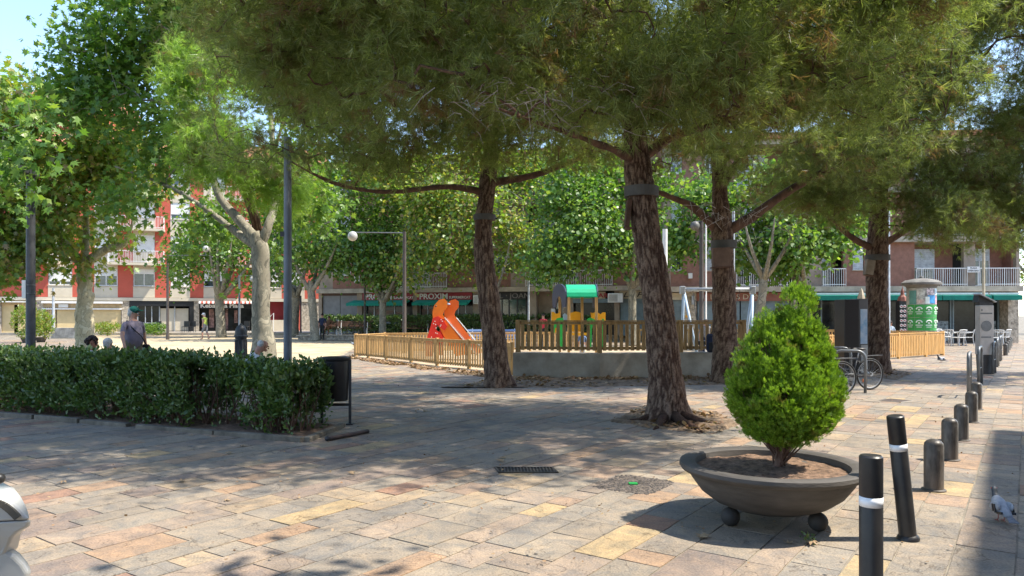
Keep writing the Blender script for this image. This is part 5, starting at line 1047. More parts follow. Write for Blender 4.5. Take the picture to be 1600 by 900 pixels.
bench('empty dark wooden bench on the terrace beside the seated pair', (ax(552, 47.9), 47.9, .3), R(4), M_woodb, M_white, L=2.2)
bench('dark wooden bench on the terrace behind the thin plane tree', (ax(650, 47.8), 47.8, .3), R(4), M_woodb, M_white, L=2.0)

# ---------------------------------------------------------------- posts and lamps
def pole(name, label, catg, px, Y, r0, r1, z1, m, z0=0., extra=None, group=None):
    root = thing(name, label, catg, (ax(px, Y), Y, z0), group=group); b = MB(); b.lathe([(r0*1.25, 0), (r0*1.25, .25), (r0, .3), (r1, z1-z0)], (ax(px, Y), Y, z0), 20); b.build('post', m, root, smooth=True); return root
lp = pole('street_lamp', 'dark round lamp post rising behind the left end of the hedge', 'lamp post', 48, 15, .09, .08, 4.5, M_dark)
MB().box((ax(41, 15)-.04, 14.92, az(466, 15)), (ax(41, 15)+.04, 15.02, az(438, 15))).build('notice_plate', M_white, lp)
for z in (2.03, 2.2): MB().lathe([(.092, z), (.094, z+.015)], (ax(48, 15), 15, 0), 20).build('strap', M_grey, lp)
MB().box((ax(48, 15)-.12, 14.3, 4.44), (ax(48, 15)+.12, 15.1, 4.56)).build('lamp_head', M_dark, lp)
lp = pole('street_lamp', 'tall plain grey pole in front of the smooth plane tree', 'lamp post', 449.5, 14, .078, .07, az(215, 14), mat('worn_grey_paint', (.13, .145, .165), .5, var=.35, scale=3, stretch=(1, 1, .3)))
MB().cbox((ax(442, 14), 13.98, az(366, 14)), (.07, .07, .09)).build('clamp', M_dark, lp)
def globe_lamp(label, px, Y, pytop, gpx=None, gpy=None, gr=.2, z0=0, w=.06, m=M_dark, gm=None):
    root = pole('street_lamp', label, 'lamp post', px, Y, w, w*.85, az(pytop, Y), m, z0, group='lamp posts with round globes')
    if gpx:
        zt_ = az(pytop, Y)-.05; b = MB(); b.tube([(ax(px, Y), Y, zt_), (ax(gpx, Y), Y, zt_+.02)], .022, 8); b.tube([(ax(gpx, Y), Y, zt_), (ax(gpx, Y), Y, az(gpy, Y)+gr)], .02, 8); b.build('arm', M_grey, root)
        MB().ball((ax(gpx, Y), Y, az(gpy, Y)), gr, 20).build('globe', gm or mat('opal_globe', (.40, .39, .36), .15, var=.03), root, smooth=2)
    return root
globe_lamp('brown lamp post with a globe arm in front of the supermarket signs', 632, 31, 362, 551, 369, .21, 0, .085, mat('brown_post', (.07, .055, .045), .5, var=.2))
globe_lamp('dark thin lamp post between red wall and black fronted shop', 262, 48, 398, 322, 389, .22, 0, .09, mat('brown_post', (.07, .055, .045)))
globe_lamp('thin lamp post beside the kebab shop menu window', 374, 50, 430, 395, 436, .2, 0, .08, M_grey)
globe_lamp('thin dark lamp post left of the first supermarket sign', 570, 47, 405, None, None, .2, 0, .07, mat('brown_post', (.07, .055, .045)))
globe_lamp('slim pale lamp post in front of the dark-fronted shop', 826, 44, 420, 819, 375, .24, 0, .07, M_lgrey)
globe_lamp('square dark lamp post behind the swing', 1096, 31, 345, 1086, 353, .2, 0, .1, mat('brown_post', (.07, .055, .045)), mat('caged_globe', (.12, .115, .10), .5))
pole('post', 'thin white pole beside the square dark lamp post', 'post', 1103, 30.5, .035, .035, az(340, 30.5), M_white)
pole('post', 'stubby white pole top seen behind the leaning pine', 'post', 1039, 30, .1, .1, az(358, 30), M_white)
pole('post', 'thin grey pole behind the forked pine', 'post', 1146, 27, .05, .05, az(330, 27), M_lgrey)
globe_lamp('slim grey lamp post right of the pine behind the bicycle', 1388, 30, 330, None, None, .2, 0, .075, M_lgrey)
pole('post', 'pale pole above the parking meter', 'post', 1537, 34, .06, .055, az(380, 34), mat('cream_post', (.5, .43, .3), .6))
pole('street_lamp', 'short grey post with a box in front of the beige shutters', 'post', 83.5, 52, .09, .08, az(450, 52), M_lgrey)
pole('post', 'dark thin post right of the red recess by the ramp', 'post', 470, 58, .06, .06, az(462, 58), M_dark, .2)
fp = Vector((ax(376.5, 17), 17, 0)); fo_ = thing('fountain_post', 'dark fluted cast iron post with a domed top behind the bent man', 'drinking fountain', fp)
b = MB(); n = 24; prf = [(.16, 0), (.16, .12), (.13, .16), (.125, 1.05), (.135, 1.08)]
b.lathe(prf, fp, n); [b.tube([(fp.x+.127*math.cos(6.283*i/12), fp.y+.127*math.sin(6.283*i/12), .2), (fp.x+.127*math.cos(6.283*i/12), fp.y+.127*math.sin(6.283*i/12), 1.02)], .014, 5) for i in range(12)]; b.build('shaft', M_dark, fo_, smooth=True)
MB().lathe([(.15, 1.08), (.155, 1.12), (.135, 1.14), (.135, 1.2), (.12, 1.28), (.08, 1.345), (.03, 1.375), (.025, 1.4), (.001, 1.41)], fp, 28).build('dome', M_dark, fo_, smooth=True)
# signs and totems
kp = Vector((ax(1332, 19.2), 19.2, 0)); ks = thing('advertising_totem', 'dark advertising totem with a poster on its narrow right side behind the bicycle', 'advertising panel', kp)
MB().box((ax(1314, 19.2), 19.0, 0), (ax(1337, 19.2), 19.6, 2.0)).build('side_panel', mat('totem_black', (.02, .02, .021), .35, var=.1), ks, bevel=.01)
MB().box((ax(1337, 19.2)+.002, 19.02, 0), (ax(1351, 19.2), 19.55, 2.02)).build('frame', mat('totem_grey', (.11, .11, .115), .4, var=.1), ks, bevel=.01)
MB().box((ax(1339, 19.2), 19.005, .85), (ax(1349.5, 19.2), 19.018, 1.75)).build('poster', mat('poster', (.55, .6, .66), .4, var=.5, scale=3.2, col2=(.12, .3, .5)), ks)
MB().box((ax(1340, 19.2), 19.0, .1), (ax(1350, 19.2), 19.019, .82)).build('lower_panel', mat('totem_pale', (.42, .4, .37), .5), ks)
mc = Vector((ax(1439.5, 35), 35, 0)); mo = thing('advertising_column', 'round advertising column covered in posters with a domed cap', 'advertising column', mc)
MB().lathe([(.62, 0), (.62, .6), (.63, 2.86)], mc, 40).build('drum', mat('poster_base', (.38, .37, .33), .7, var=.5, scale=2), mo, smooth=True)
MB().lathe([(.63, 2.86), (.66, 2.95), (.86, 3.02), (.87, 3.12), (.70, 3.24), (.30, 3.32), (.10, 3.34), (.08, 3.42), (.001, 3.46)], mc, 48).build('cap', mat('cap_grey', (.17, .16, .145), .8, var=.3), mo, smooth=True)
def wrap(a0, a1, z0, z1, r=.634, n=6):
    V = []; 
    for i in range(n+1): a = R(a0+(a1-a0)*i/n); V += [(mc.x+r*math.sin(a), mc.y-r*math.cos(a), z0), (mc.x+r*math.sin(a), mc.y-r*math.cos(a), z1)]
    return V, [(2*i, 2*i+2, 2*i+3, 2*i+1) for i in range(n)]
gp1 = mat('green_poster', (.05, .33, .07), .5, var=.15); pw = mat('white_print', (.72, .78, .7), .5, var=.1)
for row in range(2):
    for k in range(5):
        a0 = -92+k*37; o = MB().add(*wrap(a0, a0+36, .86+row*.62, 1.46+row*.62)).build('green_poster', gp1, mo)
        am = R(a0+18); c = (mc.x+.642*math.sin(am), mc.y-.642*math.cos(am)); rot = Matrix.Rotation(am, 3, 'Z')
        b = MB()
        arcp = [(rot @ Vector((.12*math.cos(t), 0, .1*math.sin(t))))+Vector((c[0], c[1], 1.24+row*.62)) for t in [math.pi*i/8 for i in range(9)]]; b.tube(arcp, .028, 6); b.cbox((c[0], c[1], 1.22+row*.62), (.08, .012, .07), rot); b.cbox((c[0], c[1], 1.12+row*.62), (.3, .012, .035), rot); b.cbox((c[0], c[1], 1.03+row*.62), (.22, .012, .03), rot); b.build('print', pw, o)
for a0, a1, z0, z1, m_ in ((-80, -48, 2.1, 2.75, mat('p_teal', (.12, .3, .26), .5)), (-46, -16, 2.12, 2.8, mat('p_pale', (.55, .55, .48), .5, var=.4, scale=9)), (-44, -18, 2.14, 2.32, mat('p_pink', (.6, .42, .36), .5)), (-14, 4, 2.12, 2.45, pw), (-4, 32, 2.14, 2.52, mat('p_blue', (.06, .3, .6), .5, var=.3, scale=6)), (-8, 28, 2.54, 2.84, mat('p_mix', (.6, .5, .5), .5, var=.8, scale=10)), (33, 60, 2.1, 2.5, mat('p_rose', (.65, .35, .42), .5, var=.5, scale=8)), (30, 74, 2.52, 2.84, mat('p_ice', (.5, .62, .68), .5, var=.5, scale=8)), (-80, -20, .25, .8, mat('p_old', (.3, .27, .22), .6, var=.6, scale=7)), (-18, 70, .3, .8, mat('p_red', (.35, .14, .11), .6, var=.7, scale=7))): MB().add(*wrap(a0, a1, z0, z1, .637)).build('poster', m_, mo)
tw = Vector((ax(1410, 37.5), 37.5, 0)); to = thing('display_tower', 'tall stand of red and white tins under a brown spire left of the advertising column', 'display stand', tw)
MB().box((tw.x-.24, tw.y-.2, 0), (tw.x+.26, tw.y+.2, 2.3)).build('rack', M_signblk, to)
b = MB(); b2_ = MB()
for i in range(8):
    for k in range(3):
        z = .35+i*.24; x = tw.x-.165+k*.17; b.lathe([(.001, 0), (.075, 0), (.075, .02)], (x, tw.y-.2, z), 12, Matrix.Rotation(R(90), 3, 'X')); b2_.cbox((x, tw.y-.223, z), (.1, .006, .05), Matrix.Rotation(R(35), 3, 'Y'))
b.each('tin', M_white, to); b2_.each('band', M_signred, to)
MB().lathe([(.26, 2.3), (.2, 2.5), (.1, 2.62), (.08, 2.8), (.03, 2.95), (.001, 3.1)], tw, 8).build('spire', M_signbrn, to)
# ---------------------------------------------------------------- bicycle
def bicycle(loc, rz, lbl):
    root = thing('bicycle', lbl, 'bicycle', (0, 0, 0)); rw = .34; wb = 1.04
    for x in (0, wb):
        b = MB(); ring = [(x+rw*math.cos(6.2832*i/40), 0, rw+rw*math.sin(6.2832*i/40)*1.0) for i in range(41)]; b.tube([(x+(rw-.02)*math.cos(6.2832*i/40), 0, rw+(rw-.02)*math.sin(6.2832*i/40)) for i in range(41)], .02, 8, cap=False)
        o = b.build('wheel', M_rubber, root, smooth=2)
        b = MB(); b.tube([(x+(rw-.045)*math.cos(6.2832*i/40), 0, rw+(rw-.045)*math.sin(6.2832*i/40)) for i in range(41)], .009, 6, cap=False)
        for i in range(28): a = 6.2832*i/28; b.tube([(x+.02*math.cos(a+1), .02*(-1)**i, rw+.02*math.sin(a+1)), (x+(rw-.045)*math.cos(a), 0, rw+(rw-.045)*math.sin(a))], .0014, 3)
        b.build('rim', M_lgrey, o)
        h = MB(); h.tube([(x, -.05, rw), (x, .05, rw)], .028 if x else .045, 12); h.build('hub', M_lgrey, o)
    bb = (.43, 0, .29); st = (.29, 0, .74); hd = (.86, 0, .70); hd2 = (.89, 0, .60)
    f = MB()
    for p, q, r in ((bb, (.31, 0, .68), .016), ((.31, 0, .66), hd, .015), (bb, hd2, .018), (hd, hd2, .02)): f.tube([p, q], r, 10)
    for s in (-.05, .05): f.tube([(0, s, rw), (.3, s*.3, .64)], .009, 8); f.tube([(0, s, rw), bb], .010, 8); f.tube([(wb, s, rw), (.93, s, .52), (.885, s*.3, .61)], .011, 8)
    f.build('frame', M_dark, root, smooth=2)
    MB().tube([(.31, 0, .66), (.265, 0, .85)], .0135, 8).build('seat_post', M_lgrey, root, smooth=2)
    sd = MB(); sd.ball((.22, 0, .875), .1, 14, (1.25, .72, .32)); sd.ball((.36, 0, .88), .06, 12, (1.5, .4, .35)); sd.build('saddle', M_black, root, smooth=2)
    hb = MB(); hb.tube([hd, (.84, 0, .86)], .013, 8); hb.tube([(.76, -.29, .90), (.84, -.2, .88), (.86, 0, .87), (.84, .2, .88), (.76, .29, .90)], .011, 8); hbo = hb.build('handlebar', M_dark, root, smooth=2)
    for s in (-1, 1): MB().tube([(.72, s*.3, .905), (.80, s*.25, .89)], .017, 8).build('grip', M_rubber, hbo, smooth=2)
    r = MB(); r.tube([(-.28, .06, .74), (.22, .06, .72)], .006, 6); r.tube([(-.28, -.06, .74), (.22, -.06, .72)], .006, 6); r.tube([(-.28, -.06, .74), (-.28, .06, .74)], .006, 6); [r.tube([(0, s, rw), (-.05, s, .73)], .005, 6) for s in (-.06, .06)]; r.build('luggage_rack', M_dark, root)
    ck = MB(); ck.lathe([(.085, -.006), (.085, .006)], bb, 20, Matrix.Rotation(R(90), 3, 'X')); ck.tube([(bb[0], -.07, bb[2]), (bb[0]+.1, -.07, bb[2]-.13)], .01, 6); ck.cbox((bb[0]+.1, -.12, bb[2]-.14), (.08, .09, .02)); ck.cbox((bb[0]-.1, .12, bb[2]+.14), (.08, .09, .02)); ck.build('crank', M_grey, root)
    MB().cbox((.12, -.035, .20), (.05, .02, .07)).build('reflector', mat('orange_reflector', (.75, .16, .02), .3), root)
    root.location = loc; root.rotation_euler = (0, R(0), rz); return root
bicycle((ax(1359, 15.7), 15.7, 0), math.radians(180+14), 'dark bicycle with thin tyres leaning on the hoop in front of the advertising totem')
bicycle((ax(1315, 14.7), 14.7, 0), math.radians(180+12), 'second bicycle, only its rear wheel showing beside the dwarf cypress')
for x, y, r, l in ((ax(1328, 15.1), 15.15, R(75), 'grey steel bike hoop with the bicycle leaning against it'), (ax(1306, 16.6), 16.6, R(75), 'grey steel bike hoop half hidden by the dwarf cypress')): copy_tree(pro, None, (x, y, 0), r, l)

# ---------------------------------------------------------------- nest boxes strapped to the pines
def nest_box(label, px, py0, py1, Y, w_, side, tilt=0, m=M_woodb, strap=None):
    x = ax(px, Y); z0 = az(py1, Y); z1 = az(py0, Y); root = thing('nest_box', label, 'nest box', (x, Y, z0), group='wooden boxes strapped to the pine trunks')
    b = MB(); M3 = Matrix.Rotation(R(tilt), 3, 'Y'); b.cbox((x, Y, (z0+z1)/2), (w_, .16, z1-z0), M3); b.build('box', m, root, bevel=.006)
    MB().cbox((x, Y-.01, z0-.01), (w_*1.15, .2, .03), M3).build('base_board', M_woodb, root)
    if strap: sxp, sy0, sy1, rr = strap[:4]; MB().lathe([(rr, az(sy1, Y)), (rr*1.01, az(sy0, Y))], (ax(sxp, strap[4]), strap[4], 0), 28).build('strap', mat('grey_strap', (.10, .095, .09), .8, var=.2), root)
nest_box('dark narrow nest box on the left side of the leaning pine', 981, 312, 356, Yb-.12, .07, -1, 6, strap=(1002, 290, 306, .262, Yb))
nest_box('narrow nest box on the left side of the slender pine', 747, 344, 372, Y2-.15, .08, -1, 9, strap=(757, 334, 343, .245, Y2))
nest_box('wide flat wooden box on the front of the forked pine', 1127, 387, 417, Y3-.33, .42, 0, -3, mat('box_wood', (.15, .095, .07), .85, var=.25), strap=(1131, 374, 386, .30, Y3))
nest_box('pale wooden box on the left front of the straight pine', 1358, 406, 430, Y4-.30, .22, 0, 10, mat('pale_box_wood', (.26, .21, .16), .85, var=.25), strap=(1371, 397, 406, .32, Y4))

# ---------------------------------------------------------------- café furniture
def chair():
    root = thing('cafe_chair', 'x', 'chair', group='white plastic café chairs'); b = MB(); b.box((-.22, -.22, .42), (.22, .22, .45)); b.build('seat', M_white, root, bevel=.01)
    b = MB()
    for i in range(6): b.tube([(-.2+i*.08, .2, .45), (-.22+i*.088, .27, .82)], .012, 5)
    b.tube([(-.25, .27, .82), (0, .31, .84), (.25, .27, .82)], .02, 6); b.build('backrest', M_white, root)
    for s in (-1, 1): MB().tube([(s*.27, -.2, .0), (s*.25, -.2, .45), (s*.26, -.15, .66), (s*.26, .2, .70), (s*.25, .27, .82)], .018, 6).build('armrest', M_white, root)
    for s in (-1, 1):
        for t in (-1, 1): MB().tube([(s*.2, t*.2, .43), (s*.25, t*.25, 0)], .016, 6).build('leg', M_lgrey, root)
    return root
cpos = [(1486, 38.5, 120, 'white café chair furthest left of the meter, turned sideways'), (1498, 37.8, 200, 'white café chair facing away left of the meter'), (1513, 38.2, 240, 'white café chair close to the left of the meter'), (1475, 39.5, 30, 'white café chair right behind the advertising column'),
        (1559, 37.5, 150, 'white café chair right of the meter, nearest it'), (1568, 38.6, 210, 'white café chair right of the meter, behind the steel hoops'), (1397, 38.5, 90, 'white café chair left of the display tower'), (1392, 39.3, 260, 'white café chair tucked behind the slim grey lamp post'), (1420, 39.4, 10, 'white café chair between tower and column')]
c0 = None
for px, Y, rz, l in cpos:
    if c0 is None: c0 = chair(); c0.location = (ax(px, Y), Y, 0); c0.rotation_euler.z = R(rz); c0['label'] = l
    else: copy_tree(c0, None, (ax(px, Y), Y, 0), R(rz), l)
def table(px, Y, l):
    root = thing('cafe_table', l, 'table', (ax(px, Y), Y, 0), group='café tables'); c = (ax(px, Y), Y, 0)
    MB().lathe([(.001, .70), (.35, .70), (.35, .73), (.001, .73)], c, 24).build('table_top', M_lgrey, root); MB().lathe([(.22, 0), (.2, .03), (.03, .05), (.03, .7)], c, 16).build('pedestal', M_dark, root)
table(1504, 38.4, 'round café table left of the meter'); table(1404, 38.9, 'round café table left of the display tower'); table(1563, 38, 'round café table right of the meter')
for px, Y, l in ((246, 59, 'dark café chair facing the black shop front'), (290, 59, 'dark café chair beside the pale pillar'), (300, 59.3, 'dark café chair left of the kebab shop door'), (384, 59.4, 'dark café chair under the kebab shop serving window'), (413, 59.3, 'dark café chair at the right end of the kebab terrace')):
    root = thing('cafe_chair', l, 'chair', (ax(px, Y), Y, .2), group='dark chairs of the far terrace'); x = ax(px, Y)
    MB().box((x-.22, Y-.22, .63), (x+.22, Y+.22, .67)).build('seat', M_black, root); MB().box((x-.22, Y+.2, .67), (x+.22, Y+.24, 1.1)).build('backrest', M_black, root)
    for s in (-1, 1):
        for t in (-1, 1): MB().tube([(x+s*.2, Y+t*.2, .2), (x+s*.2, Y+t*.2, .65)], .02, 5).build('leg', M_dark, root)
up = Vector((ax(1346, 37.5), 37.5, 0)); uo = thing('parasol', 'closed beige parasol above the advertising totem', 'parasol', up)
MB().lathe([(.03, 0), (.03, 2.9)], up, 8).build('pole', M_white, uo); MB().lathe([(.05, 1.6), (.2, 1.75), (.23, 2.3), (.16, 2.6), (.07, 2.85), (.001, 2.98)], up, 7).build('canopy', mat('beige_canvas', (.5, .42, .3), .9, var=.2), uo)
# low concrete planter block and dark crates far left
tag(MB().box((ax(79, 50), 50, 0), (ax(119, 50), 50.5, .72)).build('concrete_block', M_concrete, None, at=(ax(99, 50), 50, 0), bevel=.02), 'low concrete block wall in front of the beige shutters', 'wall')

# ---------------------------------------------------------------- ground fittings
gx, gy, _ = gp(822, 735); gr = thing('drain_grate', 'rectangular iron drain grate with slanted bars in the shaded paving', 'drain grate', (gx, gy, 0), rz=0)
c, s = math.cos(R(-12)), math.sin(R(-12))
def lg(a, b, z): return (gx+a*.985-b*.17, gy+a*-.17*0+b*.98, z)
b = MB(lg); W2, H2 = .31, .13
b.box((-W2, -H2, .002), (W2, -H2+.02, .012)); b.box((-W2, H2-.02, .002), (W2, H2, .012)); b.box((-W2, -H2, .002), (-W2+.02, H2, .0118)); b.box((W2-.02, -H2, .002), (W2, H2, .0118))
for i in range(17): x = -W2+.03+i*.034; b.add([(x, -H2+.01, .011), (x+.014, -H2+.01, .011), (x+.014+.03, H2-.01, .011), (x+.03, H2-.01, .011)], [(0, 1, 2, 3)])
b.build('grille', mat('grate_iron', (.055, .045, .035), .6, var=.4, scale=20), gr); MB(lg).box((-W2+.01, -H2+.01, .001), (W2-.01, H2-.01, .003)).build('pit', M_inside, gr)
px0, py0, _ = gp(990, 757); cv = thing('pebble_ring', 'square patch of dark pebbles set round a small green lid', 'pebble patch', (px0, py0, 0)); g = random.Random(9); b = MB()
for i in range(620):
    u1 = g.uniform(-.34, .34); v1 = g.uniform(-.30, .30); a = u1*.573-v1*.819; c_ = u1*.819+v1*.573
    if (u1/.36)**4+(v1/.32)**4 > .9 or (abs(a) < .05 and abs(c_) < .04): continue
    b.ball((px0+a, py0+c_, .002), g.uniform(.008, .016), 6, (1, 1, .5))
b.build('pebbles', mat('pebble', (.09, .075, .065), .6, var=.6, scale=30), cv); MB().box((px0-.045, py0-.035, .002), (px0+.035, py0+.03, .016)).build('green_lid', M_grnb, cv); MB().add([(px0+u1*.573-v1*.819, py0+u1*.819+v1*.573, .0032) for u1, v1 in ((-.31,-.22),(-.22,-.29),(.2,-.3),(.33,-.2),(.34,.18),(.24,.3),(-.2,.29),(-.33,.2))], [tuple(range(8))]).build('bed', mat('pebble_bed', (.13, .105, .085), .9, var=.4, scale=10), cv)
MBp = MB(); a_, c_ = gp(515, 689), gp(575, 677); MBp.tube([(a_[0], a_[1], .03), (c_[0], c_[1], .03)], .027, 10); po = thing('fallen_pipe', 'dark rusty pipe lying on the paving below the litter bin', 'pipe', a_); MBp.build('pipe', mat('rusty_pipe', (.07, .045, .04), .7, var=.4), po, smooth=2); MB().ball((a_[0]-.03, a_[1], .03), .035, 8).build('end_cap', M_dark, po)
for px, py, lb_ in ((1398, 626, 'small dark square cover in the sunny paving right of the bicycle'),):
    x, y, _ = gp(px, py); o = thing('cover_plate', lb_, 'cover', (x, y, 0)); MB().box((x-.22, y-.2, .002), (x+.22, y+.2, .008), R(35)).build('plate', mat('cover_iron', (.08, .06, .05), .7, var=.3), o); MB().box((x-.25, y-.23, .0012), (x+.25, y+.23, .0055), R(35)).build('frame', M_concrete, o)
# fallen leaves: single ones near, litter farther
def leaf_mesh(seed, size):
    g = random.Random(seed); V, T = STAR; V = V.copy()*size; V[:, 2] = V[:, 2]*0+np.array([.004+.02*abs(math.sin(i*1.7+seed)) for i in range(len(V))]); me = bpy.data.meshes.new('fallen_leaf'); me.from_pydata([tuple(v) for v in V], [], [tuple(t) for t in T]); me.materials.append(LM_litter); return me
LMs = [leaf_mesh(i, .105) for i in range(4)]
for i, (px, py) in enumerate(((350, 783), (285, 755), (104, 754), (463, 704), (553, 742), (667, 643), (780, 717), (786, 723), (936, 646), (945, 671), (299, 682), (650, 655), (375, 698), (1238, 852), (1268, 848), (352, 709), (1062, 661), (1100, 838))):
    x, y, _ = gp(px, py); o = bpy.data.objects.new('fallen_leaf', LMs[i % 4]); C.objects.link(o); o.location = (x, y, .003); o.rotation_euler.z = i*2.1; s_ = .7+.5*((i*37 % 10)/10); o.scale = (s_,)*3
    tag(o, 'dry curled plane leaf lying loose on the paving', 'leaf', 'dry leaves scattered on the paving')
def litter(name, polys, n, size, seed):
    g = random.Random(seed); pos = []
    for poly, k in polys:
        xs = [p[0] for p in poly]; ys = [p[1] for p in poly]; c_ = 0
        while c_ < int(n*k):
            x, y = g.uniform(min(xs), max(xs)), g.uniform(min(ys), max(ys))
            if inpoly(x, y, poly) and nz((x, y, seed), 1.3) > -.15: pos.append((x, y, .012+.03*g.random())); c_ += 1
    pos = np.array(pos); r = np.random.default_rng(seed); n = len(pos); a = r.normal(size=(n, 3)); a[:, 2] *= .3; u_ = r.normal(size=(n, 3))*.35+np.array((0, 0, 1)); V, Fc = scatter(*LEAFR, pos, a, u_, size*(.6+.8*r.random(n)))
    tag(npmesh(name, V, Fc, LM_litter), kind='stuff')
litter('leaf_litter', [([(-6.3, 28), (-4.8, 26), (-2.6, 22.4), (0, 19.2), (.2, 18.6), (-.6, 18.8), (-2.8, 21.7), (-5.2, 25.6), (-6.8, 27.6)], .45), ([(0, 18.9), (6, 18.9), (5.9, 18.1), (0, 17.9)], .25), (PIT2, .15), (PIT1, .05), (PIT4, .03), ([(-13, 46), (9, 46), (9, 44), (-13, 44)], .07)], 5200, .075, 3)
litter('needle_litter', [(PIT1, .3), ([(-3, 9), (4, 9), (5, 17), (-4, 17)], .35), ([(-5, 5), (3, 4.2), (4, 9), (-5, 9)], .2), (BED, .5), ([(4, 5), (6, 9), (9, 14), (5, 14)], .1)], 1500, .022, 4)
# small weeds by the planter foot
w_ = thing('weed', 'tiny green weed beside the ball foot of the planter', 'weed', gp(1263, 850)); pts = blob_points([(*gp(1263, 850)[:2], .04, .06, .05, .05)], 60, .5, -2, 1, 3); leaf_mass(w_, pts, unit(pts-np.array((*gp(1263, 850)[:2], 0))), .022, LM_hedge, 3)
# pine roots
rt_ = MB(); g = random.Random(5)
for tx_, l in ((gp(1130, 668), .75), (gp(1095, 676), .5), (gp(985, 658), .7), (gp(1020, 672), .4)):
    e = Vector(tx_); q = Vector((bp.x, bp.y, .10)); d = e-q; rt_.tube([q+d*.25, q+d*.5+Vector((0, 0, .0)), q+d*.8+Vector((.03, 0, -.02)), e+Vector((0, 0, .0))], [.085, .065, .045, .02], 12)
for o in S.objects:
    if o.name.startswith('pine_tree') and 'leaning' in o.get('label', ''): ro = rt_.build('root', M_bark, o, smooth=2); ro.data.update(); knobbly(ro, .03, 9)

# ---------------------------------------------------------------- pigeons
def pigeon(loc, rz, label, s=1.0, pale=True):
    root = thing('pigeon', label, 'pigeon', (0, 0, 0), group='pigeons on the ground')
    st = [(-.15, .075, .030, .016), (-.10, .085, .042, .028), (-.05, .10, .056, .045), (0, .118, .062, .055), (.05, .135, .058, .055), (.085, .155, .043, .044), (.105, .182, .030, .032), (.118, .21, .024, .025), (.128, .232, .0235, .024), (.142, .242, .021, .021), (.155, .242, .012, .012), (.163, .241, .004, .004)]
    n = 16; V = []; Fc = []
    for x, z, ry, rz_ in st:
        for j in range(n): a = 6.2832*j/n; V.append((x, ry*math.cos(a), z+rz_*math.sin(a)))
    for i in range(len(st)-1):
        for j in range(n): Fc.append((i*n+j, i*n+(j+1) % n, (i+1)*n+(j+1) % n, (i+1)*n+j))
    b = MB(); b.add(V, Fc+[tuple(range(n-1, -1, -1)), tuple((len(st)-1)*n+j for j in range(n))]); bo = b.build('body', [mat('pigeon_grey', (.30, .33, .38), .7, var=.15, scale=20), mat('pigeon_dark', (.05, .06, .07), .5, var=.2, scale=20)], root, smooth=2)
    for p in bo.data.polygons: p.material_index = 1 if (p.center.x > .09) else 0
    for s_ in (-1, 1):
        w_ = MB(); w_.ball((-.01, s_*.050, .125), .05, 14, (2.0, .38, .85), Matrix.Rotation(R(12), 3, 'Y')); w_.build('wing', mat('pigeon_wing', (.36, .39, .45), .7, var=.2, scale=15), root, smooth=2)
        k = MB(); k.cbox((-.055, s_*.068, .118), (.02, .012, .07), Matrix.Rotation(R(20), 3, 'Y')); k.cbox((-.022, s_*.071, .118), (.014, .012, .06), Matrix.Rotation(R(20), 3, 'Y')); k.cbox((-.1, s_*.05, .09), (.09, .014, .02), Matrix.Rotation(R(12), 3, 'Y')); k.build('wing_bar', M_dark, root)
        lg_ = MB(); lg_.tube([(.0, s_*.022, .08), (-.01, s_*.024, .03), (.005, s_*.024, .006)], .004, 6)
        for a in (-25, 0, 25, 180): lg_.tube([(.005, s_*.024, .006), (.005+.028*math.cos(R(a)), s_*.024+.028*math.sin(R(a)), .003)], .003, 5)
        lg_.build('leg', mat('pigeon_leg', (.4, .1, .08), .6), root)
    t = MB(); t.prism([(-.12, -.022), (-.12, .022), (-.245, .036), (-.25, -.036)], lambda x, y: (x, y, .078+(x+.12)*.25), lambda x, y: (x, y, .085+(x+.12)*.25)); t.build('tail', mat('pigeon_tail', (.16, .18, .22), .7, var=.3, scale=20), root)
    MB().tube([(.158, 0, .241), (.182, 0, .233)], [.006, .001], 6).build('beak', M_dark, root)
    for s_ in (-1, 1): MB().ball((.139, s_*.0205, .246), .0042, 8).build('eye', M_redb, root)
    root.scale = (s, s, s); root.location = loc; root.rotation_euler.z = rz
pigeon(gp(1564, 814), R(78), 'grey pigeon with black wing bars walking away at the right edge', .92)
pigeon(gp(1470, 567), R(200), 'small pigeon in the sun at the end of the orange fence', 1.1)
pigeon(gp(552, 541), R(160), 'distant pigeon on the sand left of the low fence', 1.0)
# ---------------------------------------------------------------- people
def skin_mesh(J, E, root_j):
    """J name->(co, r or (rx,ry)); E list of (a,b,zone) -> evaluated mesh with zone per face"""
    names = list(J); me = bpy.data.meshes.new('sk'); me.from_pydata([J[n][0] for n in names], [(names.index(a), names.index(b)) for a, b, _ in E], [])
    o = bpy.data.objects.new('sk', me); C.objects.link(o); md = o.modifiers.new('s', 'SKIN'); md.use_smooth_shade = True
    if not me.skin_vertices: me.skin_vertices.new()
    for i, n in enumerate(names):
        r = J[n][1]; r = r if isinstance(r, tuple) else (r, r); me.skin_vertices[0].data[i].radius = r; me.skin_vertices[0].data[i].use_root = (n == root_j)
    sb = o.modifiers.new('b', 'SUBSURF'); sb.levels = 2; sb.render_levels = 2
    dg = bpy.context.evaluated_depsgraph_get(); out = bpy.data.meshes.new_from_object(o.evaluated_get(dg)); bpy.data.objects.remove(o); return out
